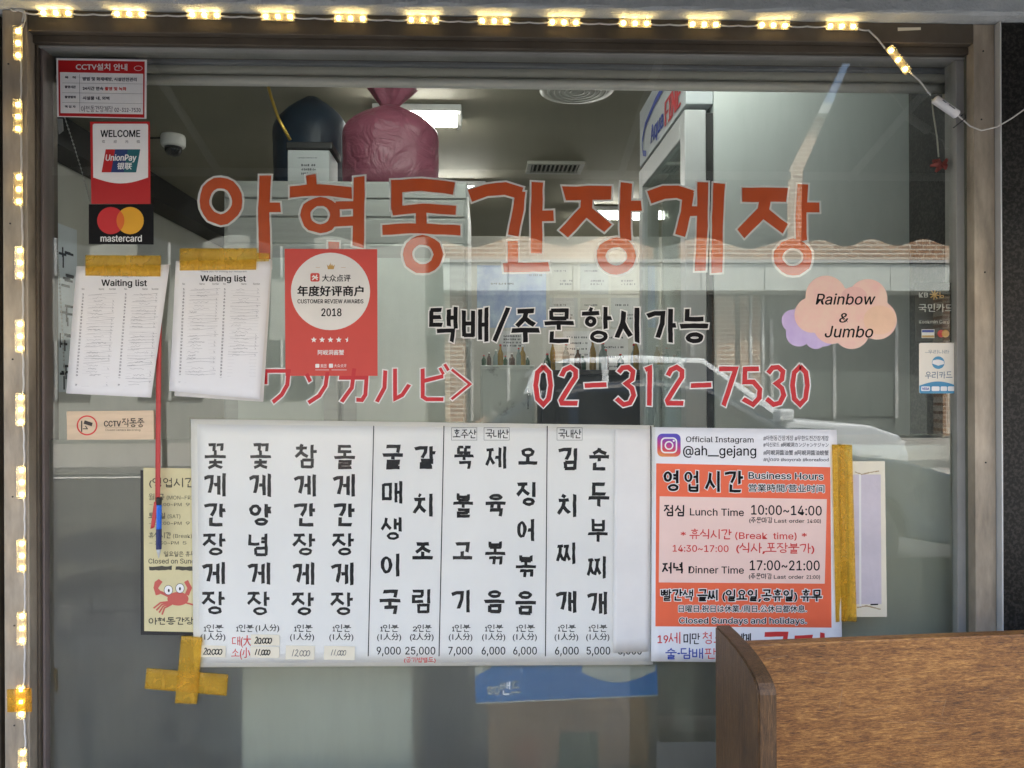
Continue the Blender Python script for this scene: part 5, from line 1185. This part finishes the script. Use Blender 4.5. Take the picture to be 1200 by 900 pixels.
tape('level yellow tape of the cross at the lower left corner of the menu', [(172, 783), (267.5, 790.5), (265.5, 815.5), (169.5, 807)], -.0017 , 12, 4)

# right-hand stickers
CL = mat('peach watercolour', (.80, .58, .46), .6, .0, 22, col2=(.80, .50, .44), fac=(.35, .65)); PU = mat('lilac watercolour', (.48, .36, .66), .6, .0, 16, col2=(.60, .50, .74), fac=(.3, .7))
def blobs(label_m, name, discs, m_, parent, Y, lay):
    # outline of a union of discs, as one polygon seen from its centre
    cx_ = sum(d_[0] for d_ in discs) / len(discs); cy_ = sum(d_[1] for d_ in discs) / len(discs); pts = []
    for k in range(160):
        an = 2 * math.pi * k / 160; dx, dy = math.cos(an), math.sin(an); best = 0
        for (x, y, r_) in discs:
            b_ = (x - cx_) * dx + (y - cy_) * dy; d2 = (x - cx_) ** 2 + (y - cy_) ** 2 - b_ * b_
            if d2 < r_ * r_: best = max(best, b_ + math.sqrt(r_ * r_ - d2))
        pts.append((cx_ + best * dx, cy_ + best * dy))
    fl = Flat(); fl.add([(cx_, cy_)] + pts, [[0, 1 + k, 1 + (k + 1) % 160] for k in range(160)], lay); return fl.build(name, m_, parent, Y)
t = thing('cloud_sticker', 'peach and lilac cloud sticker reading Rainbow & Jumbo at the right of the glass', 'sticker', P(985, 410, 0)); YC = -.0008
blobs('', 'lilac_cloud', [(929, 376, 13), (936, 391, 15), (956, 397, 12), (945, 372, 17), (966, 392, 14)], PU, t, YC, 1)
blobs('', 'peach_cloud', [(968, 347, 24), (1017, 350, 23), (1028, 375, 23), (952, 369, 21), (975, 381, 22), (998, 388, 21), (990, 366, 28)], CL, t, YC, 4)
f = Flat(); f.disc(1001, 347, 15, 11, 6); f.build('rose_wash', mat('rose wash', (.74, .45, .40), .6, .06, 20), t, YC)
f = Flat(); f.disc(1031, 375, 19, 17, 6); f.build('apricot_wash', mat('apricot wash', (.80, .54, .38), .6, .06, 20), t, YC)
f = Flat(); text(f, 'Rainbow', 956, 344, 1024, 357, 8, 0, .25, .2); text(f, '&', 983, 367, 993.5, 378, 8, 0, .25, .2); text(f, 'Jumbo', 966, 382, 1022, 395.5, 8, 0, .25, .2); f.build('lettering', BLACK, t, YC)
t = thing('card_sticker', 'smoky dark bank card sticker at the right edge of the glass', 'sticker', P(1095, 401, YI)); sheet('film', [(1072, 331.5), (1117.5, 331.5), (1118, 401), (1072.5, 401)], YI, M_SMOKE, t)
f = Flat(); text(f, 'KB', 1077, 343, 1087.5, 348.5, 3, 0, .1); text(f, '국민카드', 1076.5, 356, 1117, 365.5, 3, 0, .15); text(f, 'Kookmin Card', 1077, 375, 1112.5, 379, 3); f.build('lettering', mat('pale grey ink', (.48, .48, .45), .6), t, YI)
f = Flat()
for k in range(4): an = R(45 * k + 8); f.strip([(1095 - 5.5 * math.cos(an), 345.5 - 5.5 * math.sin(an)), (1095 + 5.5 * math.cos(an), 345.5 + 5.5 * math.sin(an))], 1.2, 3 + k)
f.ring(1104, 347.5, 2.2, 1.8, 1.4, 1.0, 3); f.strip([(1101.5, 342), (1101.5, 349)], .9, 4); f.build('star_logo', GOLD, t, YI)
f = Flat(); f.rect(1080, 386, 1095, 396, 3); f.build('card_mark', WHITE, t, YI); f = Flat(); f.rect(1080.4, 386.5, 1094.6, 389.5, 5); f.build('card_mark', BLUEINK, t, YI); f = Flat(); f.rect(1080.4, 393, 1094.6, 395.5, 5); f.build('card_mark', GOLD, t, YI)
f = Flat(); f.disc(1103, 391, 4.4, 4.4, 3); f.build('card_mark', CRIMSON, t, YI); f = Flat(); f.disc(1108, 391, 4.4, 4.4, 5); f.build('card_mark', mat('dull orange', (.5, .25, .03), .5), t, YI)
t = thing('card_sticker', 'cream and blue bank card sticker below the smoky card sticker', 'sticker', P(1099, 461, 0)); YC = -.0008; SKY = mat('sky blue print', (.05, .25, .42), .5)
f = Flat(); f.rrect(1077, 401.8, 1121.5, 461, 2, 1); f.build('base', mat('pale cream vinyl', (.74, .70, .60), .5, .03, 10), t, YC)
f = Flat(); f.disc(1099.5, 425, 7.4, 7.4, 3); q = [(1077.4, 452), (1077.4, 459.5), (1079, 461), (1120, 461), (1121.3, 459.5), (1121.3, 452)] + [(1121.3 - 44 * k / 12, 452 - 5 * math.sin(math.pi * k / 12)) for k in range(1, 12)]; f.poly(q, 3); f.build('blue_print', SKY, t, YC)
f = Flat(); f.poly([(1092.5, 426)] + [(1093 + 13 * k / 8, 422.5 - 1.6 * math.sin(math.pi * k / 8) + .1 * k) for k in range(9)] + [(1106.5, 426.5), (1099.5, 428.6)], 5)
for x0, x1 in ((1079.5, 1090), (1091.8, 1101), (1102.3, 1109.8), (1110.8, 1118.5)): f.rrect(x0, 452.8, x1, 458.2, 1.2, 5)
f.build('white_marks', WHITE, t, YC); f = Flat(); text(f, 'VISA', 1080.7, 454.2, 1088.8, 456.9, 8, 0, .2); f.build('card_lettering', BLUEINK, t, YC)
f = Flat(); hline(f, '우리카드', 1084, 435.5, 1116.5, 443.5, 1.0, 3, jit=.02); hline(f, '~우리나라', 1084, 410, 1112.5, 414.5, .5, 3, jit=.02); f.build('lettering', mat('slate ink', (.16, .20, .24), .6), t, YC)

# ------------------------------------------------------------------ string of LED modules
LEDM = emit('warm white led', (1.0, 0.72, 0.30), 18.0)
WIRE = mat('white cable', (.62, .60, .55), .45)
top = [(66, 15.8), (152, 17), (240, 18.2), (326, 20), (411, 22), (496, 23.8), (579, 25.2), (661, 26.5), (744, 27.8), (825, 29), (906, 30), (986, 31.2)]
left = [(22, 51), (21.8, 137), (22.6, 222), (24, 308), (24.3, 394), (25, 480), (26, 565), (26.3, 651), (26.5, 736), (25.5, 822), (27.5, 896)]
t = thing('led_string', 'string of warm lit LED modules along the top and left of the window frame', 'lights', P(26, 900, FY))
YL = FY - .0012
def module(px_, py_, ang, ln=.071, wd_=.0175):
    c_ = P(px_, py_, YL); ca, sa = math.cos(ang), math.sin(ang)
    def tr(u, v, y): return (c_.x + u * ca - v * sa, y, c_.z + u * sa + v * ca)
    def bx(u0, u1, v0, v1, y0, y1, ch=0):
        v_ = [tr(u, v, y) for y in (y0, y1) for (u, v) in ((u0 + (ch if y == y0 else 0), v0 + (ch if y == y0 else 0)), (u1 - (ch if y == y0 else 0), v0 + (ch if y == y0 else 0)), (u1 - (ch if y == y0 else 0), v1 - (ch if y == y0 else 0)), (u0 + (ch if y == y0 else 0), v1 - (ch if y == y0 else 0)))]
        return v_, [[0, 1, 2, 3], [7, 6, 5, 4], [0, 4, 5, 1], [1, 5, 6, 2], [2, 6, 7, 3], [3, 7, 4, 0]]
    m_ = obj('led_module', *bx(-ln / 2, ln / 2, -wd_ / 2, wd_ / 2, YL - .0015, YL), mat('led board', (.30, .27, .20), .5), t)
    obj('lens', *bx(-ln / 2, ln / 2, -wd_ / 2, wd_ / 2, YL - .0075, YL - .0017, .0012), M_HOUSING, m_)
    for k in (-1, 0, 1):
        u = k * ln * .36
        v_, f_ = bx(u - .0032, u + .0032, -.0028, .0028, YL - .0042, YL - .0018); obj('diode', v_, f_, LEDM, m_)
for i, (x, y) in enumerate(top):
    if i == 0: module(x, y, 0)
    else: module(x, y, R(-.2))
for x, y in left: module(x, y, R(90))
module(1052, 70.5, R(-52))
def wire(pts, lbl=None, r=.0018):
    q = []
    for i in range(len(pts) - 1):
        for k in range(4):
            u = k / 4; sg = 1.4 * math.sin(math.pi * u); dx, dy = pts[i + 1][0] - pts[i][0], pts[i + 1][1] - pts[i][1]; L_ = math.hypot(dx, dy) or 1
            q.append(P(pts[i][0] + dx * u + sg * abs(dy) / L_ * .6, pts[i][1] + dy * u + sg * abs(dx) / L_ * .8, YL - .0025))
    q.append(P(*pts[-1], YL - .0025)); tube('cable', q, r, WIRE, t, 6)
for a_, b_ in zip(top[:-1], top[1:]): wire([(a_[0] + 18, a_[1] + .4), ((a_[0] + b_[0]) / 2, (a_[1] + b_[1]) / 2 + .3), (b_[0] - 18, b_[1] - .4)])
for a_, b_ in zip(left[:-1], left[1:]): wire([(a_[0] + 2, a_[1] + 18), ((a_[0] + b_[0]) / 2 + 2.5, (a_[1] + b_[1]) / 2), (b_[0] + 2, b_[1] - 18)])
wire([(48, 16.4), (30, 15), (22, 11), (15, 12.5), (12, 10)]); wire([(22, 33), (27, 22), (27, 13), (20, 10.5), (14, 12)]); wire([(25, 33), (29.5, 22), (28, 12), (20, 9)])
wire([(1004, 33), (1018, 35.5), (1028, 45), (1037, 57)]); wire([(1066, 84), (1078, 95), (1086, 106), (1091, 112)])
c0, c1 = P(1095, 116, YL - .006), P(1122, 135, YL - .006)
t2 = thing('led_driver', 'white cylindrical LED driver hanging at the upper right of the frame', 'driver', c1)
tube('case', [c0, c0.lerp(c1, .03), c0.lerp(c1, .97), c1], .0095, WHITE, t2, 14, radii=[.0075, .0095, .0095, .0075])
dr = (c1 - c0).normalized(); up_ = Vector((-dr.z, 0, dr.x)); 
for k, (u, ln) in enumerate(((.30, .010), (.62, .016))):
    q0 = c0.lerp(c1, u) + Vector((0, -.0098, 0)) + up_ * .002; obj('printed_mark', [q0 - dr * ln / 2 - up_ * .0012, q0 + dr * ln / 2 - up_ * .0012, q0 + dr * ln / 2 + up_ * .0012, q0 - dr * ln / 2 + up_ * .0012], [[0, 1, 2, 3]], GREYINK, t2)
tube('mains_cable', [c1, P(1128, 140, YL - .004), P(1137, 148, YL - .003), P(1150, 153, -.064), P(1168, 149, -.070), P(1185, 139, -.072), P(1215, 118, -.075)], .0016, WIRE, t2, 6)
tube('clip_tie', [P(1117, 150, YL), P(1126, 143, YL - .004), P(1132, 138, YL - .005), P(1130, 133, YL - .004), P(1126, 136, YL - .003)], .0014, DARKRUB, t2, 6)
tube('drop_cable', [P(1092, 116, .03), P(1094, 135, .03), P(1098, 160, .03), P(1100, 184, .03)], .0018, mat('cream cable', (.5, .48, .38), .5), t2, 6)
t3 = thing('red_cloth_knot', 'small red cloth knot on the cable behind the glass, upper right', 'cloth', P(1103, 200, .03))
q = random.Random(2); cc = P(1103, 194, .032)
for k in range(6):
    an = R(60 * k + q.uniform(-20, 20)); e_ = cc + Vector((math.cos(an) * .028, q.uniform(-.008, .008), math.sin(an) * .016)); tube('fold', [cc, cc.lerp(e_, .5) + Vector((0, -.004, .003)), e_], .006, mat('faded red cloth', (.28, .05, .04), .8, .2, 40), t3, 7, radii=[.004, .0075, .003])
tape('square of yellow tape over the LED string low on the left jamb', [(8, 808), (37, 806.5), (37.5, 834), (8.5, 834.5)], lambda x, y: FY - .0015 - (.0085 if 17 < x < 34 else .0), 14, 3)
t4 = thing('tape_scrap', 'tiny cream tape scrap on the head of the frame, upper right', 'tape', P(1065, 36, FY)); sheet('scrap', [(1052, 32.3), (1079, 32), (1079, 35), (1052.3, 36.3)], FY - .0008, CREAM, t4)

# red ribbon with a pen
t = thing('hanging_pen', 'blue ball pen hanging on a red ribbon beside the menu', 'pen', P(186, 652, -.02))
RB = mat('red ribbon', (.50, .05, .045), .6, .1, 30, .2, 80)
yr = lambda x, y: -.010 - .010 * max(0, (y - 470) / 180)
sheet('ribbon', [(183.5, 372), (189.5, 372), (187.5, 590), (181.8, 590)], lambda x, y: -.010 - .010 * max(0, (y - 420) / 180) + .002 * math.sin(x), RB, t, 4, 20, .0006)
sheet('ribbon_tail', [(180.5, 588), (186, 588), (181.0, 618), (176.2, 620)], lambda x, y: -.022 - .0006 * (x - 178), RB, t, 3, 6, .0006)
p0, p1 = P(186.5, 583, -.0235), P(186, 654, -.0215)
L_ = lambda u: p0.lerp(p1, u)
tube('barrel', [L_(.12), L_(.14), L_(.50), L_(.52)], .0055, mat('blue pen plastic', (.01, .13, .62), .25), t, 14); tube('grip', [L_(.521), L_(.53), L_(.84), L_(.85)], .0058, mat('navy grip', (.008, .02, .11), .5), t, 14)
tube('tip', [L_(.851), L_(.9), L_(.97), L_(1)], .004, ALU, t, 12, radii=[.0052, .0038, .0016, .0008]); tube('clip', [L_(.0), L_(.02), L_(.10), L_(.119)], .0056, DARKRUB, t, 12)

# blue carton and brown carton pressed near the frosted film
t = thing('blue_carton', 'blue and white carton marked 80밴드 behind the frosted film', 'box', P(662, 826, .03)); Yb = .0082
BLU = mat('carton blue', (.015, .26, .80), .5, .06, 6)
box_c = [(556, 776), (769, 768), (771, 815.5), (557.5, 825)]
sheet('carton_side', box_c, Yb, BLU, t, th=.012); f = Flat(); f.poly([(557.4, 823.6), (771, 814), (771, 815.6), (557.5, 825.2)], 5)
f.poly([(682, 770)] + [(682 + 86 * k / 12, 785 + 15 * math.sin(math.pi * min(1, k / 12 * .92 + .06))) for k in range(13)] + [(769, 768)], 3); f.poly([(556, 776), (580, 775), (575, 783), (556.5, 793)], 4)
hline(f, '80밴드', 571.5, 800, 611, 815, 1.9, 6, slope=-.04, bold=.45); f.build('white_print', WHITE, t, Yb)
t = thing('brown_carton', 'brown cardboard carton behind the frosted film under the blue carton', 'box', P(665, 960, .1))
pa, pb_ = P(572, 832, .06), P(760, 825, .06)
KRAFT = mat('brown cardboard', (.36, .22, .11), .8, .12, 5); box('carton_body', pa.x, pb_.x, .06, .40, .36, pa.z, KRAFT, t, .004)
box('print_patch', P(605, 860, .06).x, P(632, 860, .06).x, .0575, .0595, P(600, 900, .06).z, P(600, 865, .06).z, mat('faded orange print', (.42, .20, .10), .7), t); box('label_patch', P(655, 860, .06).x, P(700, 860, .06).x, .0575, .0595, P(600, 905, .06).z, P(600, 858, .06).z, mat('olive print', (.12, .14, .06), .7), t)
t = thing('window_shelf', 'long dim shelf behind the frosted film carrying the cartons', 'shelf', (0, .25, .33)); box('shelf_board', -1.0, 1.0, .045, .45, .33, .358, mat('dark shelf wood', (.06, .05, .045), .6), t, .003)
for x in (-.95, 0, .95): box('bracket', x - .015, x + .015, .13, .43, .06, .329, BRONZE, t)
t = thing('added_pale_crate', 'added pale crate lightening the frosted film under the menu', 'crate', (-.45, .3, .3585)); pa, pb_ = P(285, 800, .14), P(485, 800, .14)  # pale stand-in added so the film looks lighter in the middle
PALE = mat('pale brightener plastic', (.88, .90, .80), .5, .03, 3); box('crate_body', pa.x, pb_.x, .14, .44, .3585, 1.02, PALE, t, .012); box('rim', pa.x - .008, pb_.x + .008, .132, .448, 1.0205, 1.045, PALE, t, .004)
t = thing('added_table_top', 'added pale table top brightening the frosted film right of the hours poster', 'table', (.75, .1, .3585)); pa, pb_ = P(840, 800, .09), P(1112, 800, .09)  # unseen board put in to brighten the right of the film
box('board', pa.x, pb_.x, .09, .115, .3595, 1.20, PALE, t, .006); box('edge_strip', pb_.x + .0005, pb_.x + .012, .088, .117, .3595, 1.20, ALU, t, .002)
for sx_ in (pa.x + .1, pb_.x - .1): tube('folded_leg', [(sx_, .13, .3595), (sx_, .13, 1.1)], .012, CHROME, t)
t = thing('dark_stool', 'dark stacked stools behind the frosted film at the left', 'stool', (-.85, .4, .04)); DKS = mat('dark stool', (.03, .03, .028), .6)
for k in range(3): box('seat', -1.25, -.86, .5, .85, .62 + k * .12, .66 + k * .12, DKS, t, .012)
for sx_ in (-1.23, -.88):
    for sy_ in (.52, .83): box('leg', sx_ - .015, sx_ + .015, sy_ - .015, sy_ + .015, .041, .619, DKS, t)

# ------------------------------------------------------------------ the neighbouring door, at the left edge
DXL, DXR = -2.1, gx(4, -.02) - .003
t = thing('shop_door', 'edge of the neighbouring glass door with black push-pull lettering', 'door', ((DXL + DXR) / 2, 0, 0))
box('stile', DXR - .012, DXR, -.03, .03, .02, LIPZ - .003, BRONZE, t, .001); box('stile', DXL, DXL + .07, -.03, .03, .02, LIPZ - .003, BRONZE_L, t, .001)
box('top_rail', DXL + .071, DXR - .013, -.03, .03, LIPZ - .08, LIPZ - .003, BRONZE, t, .001); box('bottom_rail', DXL + .071, DXR - .013, -.03, .03, .02, .14, BRONZE_L, t, .001)
box('glass', DXL + .071, DXR - .013, -.003, .003, .141, LIPZ - .081, M_GLASS, t)
f = Flat()
for i, ch in enumerate('당기시오'): syllable(f, ch, -14, 414 + i * 22, 3.5, 432 + i * 22, 2.6, 3)
text(f, 'PULL', -16, 501, 6, 507, 3, 0, .2); f.build('lettering', BLACK, t, -.004)
f = Flat(); f.rrect(-24, 408, 12, 512, 2, 1); f.build('sticker_sheet', mat('pale mint vinyl', (.55, .62, .58), .5), t, -.0035)

# ------------------------------------------------------------------ the wooden bench
def _wood(sc_big, sc_fine, cols):
  def g(nt):
    tc = nt.nodes.new('ShaderNodeTexCoord')
    def nz(scale, S, d, r_=.65, dist=0.0):
        mp = node(nt, 'ShaderNodeMapping'); mp.inputs['Scale'].default_value = scale; nt.links.new(tc.outputs['Object'], mp.inputs[0])
        n_ = node(nt, 'ShaderNodeTexNoise', Scale=S, Detail=d, Roughness=r_, Distortion=dist); nt.links.new(mp.outputs[0], n_.inputs[0]); return n_.outputs[0]
    def lin(a, k, b):
        m_ = node(nt, 'ShaderNodeMath', _operation='MULTIPLY_ADD'); m_.inputs[1].default_value = k; nt.links.new(a, m_.inputs[0])
        if isinstance(b, float): m_.inputs[2].default_value = b
        else: nt.links.new(b, m_.inputs[2])
        return m_.outputs[0]
    fine = nz(sc_fine, 3.0, 6.0, .75, .4); mid = nz(tuple(v * .35 for v in sc_fine), 2.6, 5.0, .7, .8); big = nz(sc_big, 3.0, 4.0); patch = nz((1, 1, 1), 5.0, 3.0)
    h = lin(fine, .80, lin(mid, .50, lin(big, .25, lin(patch, .25, -.40))))
    rp = nt.nodes.new('ShaderNodeValToRGB'); e = rp.color_ramp.elements
    e[0].position = .30; e[0].color = (*cols[0], 1); e[1].position = .72; e[1].color = (*cols[2], 1); q_ = e.new(.50); q_.color = (*cols[1], 1)
    nt.links.new(h, rp.inputs[0])
    b_ = node(nt, 'ShaderNodeBsdfPrincipled', Roughness=.48); nt.links.new(rp.outputs[0], b_.inputs['Base Color'])
    bp = node(nt, 'ShaderNodeBump', Strength=.5, Distance=.003); nt.links.new(h, bp.inputs['Height']); nt.links.new(bp.outputs[0], b_.inputs['Normal']); return b_.outputs[0]
  return g
WOOD = mixmat('worn brown bench wood', _wood((1.2, 9, 9), (26, 175, 175), ((.040, .014, .004), (.26, .108, .026), (.62, .31, .082)))); WOODE = mixmat('dark end panel wood', _wood((9, 9, 1.2), (150, 150, 14), ((.022, .011, .004), (.085, .042, .014), (.19, .095, .033)))); EDGE = mat('light worn wood edge', (.30, .18, .09), .5, .2, 30, .2, 90)
YBK = -.33; pA, pB = P(868, 747, YBK), P(1200, 739, YBK)
t = thing('wooden_bench', 'brown wooden bench with rounded end panel in front of the window', 'bench', (pA.x + .6, YBK, 0))
def slab(name, outline, x0, x1, m_, bev=.004):
    bm = bmesh.new(); a_ = [bm.verts.new((x0, y, z)) for y, z in outline]; b_ = [bm.verts.new((x1, y, z)) for y, z in outline]
    bm.faces.new(a_); bm.faces.new(b_[::-1]); n = len(outline)
    for i in range(n): bm.faces.new([a_[i], b_[i], b_[(i + 1) % n], a_[(i + 1) % n]])
    bmesh.ops.recalc_face_normals(bm, faces=bm.faces[:]); es = [e for e in bm.edges if abs(e.verts[0].co.x - e.verts[1].co.x) < 1e-6]
    bmesh.ops.bevel(bm, geom=es, offset=bev, segments=2, affect='EDGES'); bmesh.ops.triangulate(bm, faces=[f_ for f_ in bm.faces if len(f_.verts) > 4]); return from_bm(name, bm, m_, t)
yn = -.515
xe = P(838, 740, -.30).x; zt_ = P(845, 733, -.30).z
prof = [(-.30, 0.0), (-.30, zt_)] + [(-.345, zt_ + .001)]
zn = P(880, 815, yn).z
for k in range(9):
    an = R(90 - 90 * k / 8); prof.append((-.375 - (abs(yn) - .375) * math.cos(an), zn + (zt_ - zn) * math.sin(an)))
prof += [(yn, .42), (yn - .02, 0.0)]
slab('end_panel', prof, xe, xe + .030, WOODE, .003)
bm = bmesh.new(); bbox_bm(bm, xe + .031, xe + 1.75, YBK - .012, YBK + .012, .46, pA.z - .010, .003)
for v in bm.verts:
    u = (v.co.x - xe) / 1.0
    v.co.y += .05 * u
    if v.co.z > .6: v.co.z += .003 * u
from_bm('backrest', bm, WOOD, t)
box('seat', xe + .031, xe + 1.75, yn + .01, YBK + .06, .41, .44, WOOD, t, .004)
slab('end_panel', [(y + .085, z) for y, z in prof], xe + 1.752, xe + 1.782, WOODE, .003)
box('front_rail', xe + .031, xe + 1.75, yn + .04, yn + .065, .33, .409, WOOD, t, .003)

q = random.Random(11); vs_, fs = [], []
for k in range(34):                                   # pale scratches worn into the backrest
    x = xe + q.uniform(.05, .75); z = q.uniform(.52, pA.z - .03); an = q.choice([q.uniform(-.12, .12), q.uniform(.9, 1.5), q.uniform(-.2, .2)]); ln = q.uniform(.01, .06); hw = q.uniform(.0002, .0005)
    dx, dz = math.cos(an) * ln, math.sin(an) * ln; nx_, nz_ = -math.sin(an) * hw, math.cos(an) * hw; b0 = len(vs_)
    yy = lambda xx: YBK - .012 + .05 * (xx - xe) - .0003
    for (a_, b_) in ((x - nx_, z - nz_), (x + dx - nx_, z + dz - nz_), (x + dx + nx_, z + dz + nz_), (x + nx_, z + nz_)): vs_.append((a_, yy(a_), b_))
    fs.append([b0, b0 + 1, b0 + 2, b0 + 3])
o = obj('scratches', vs_, fs, EDGE, t); o['kind'] = 'stuff'
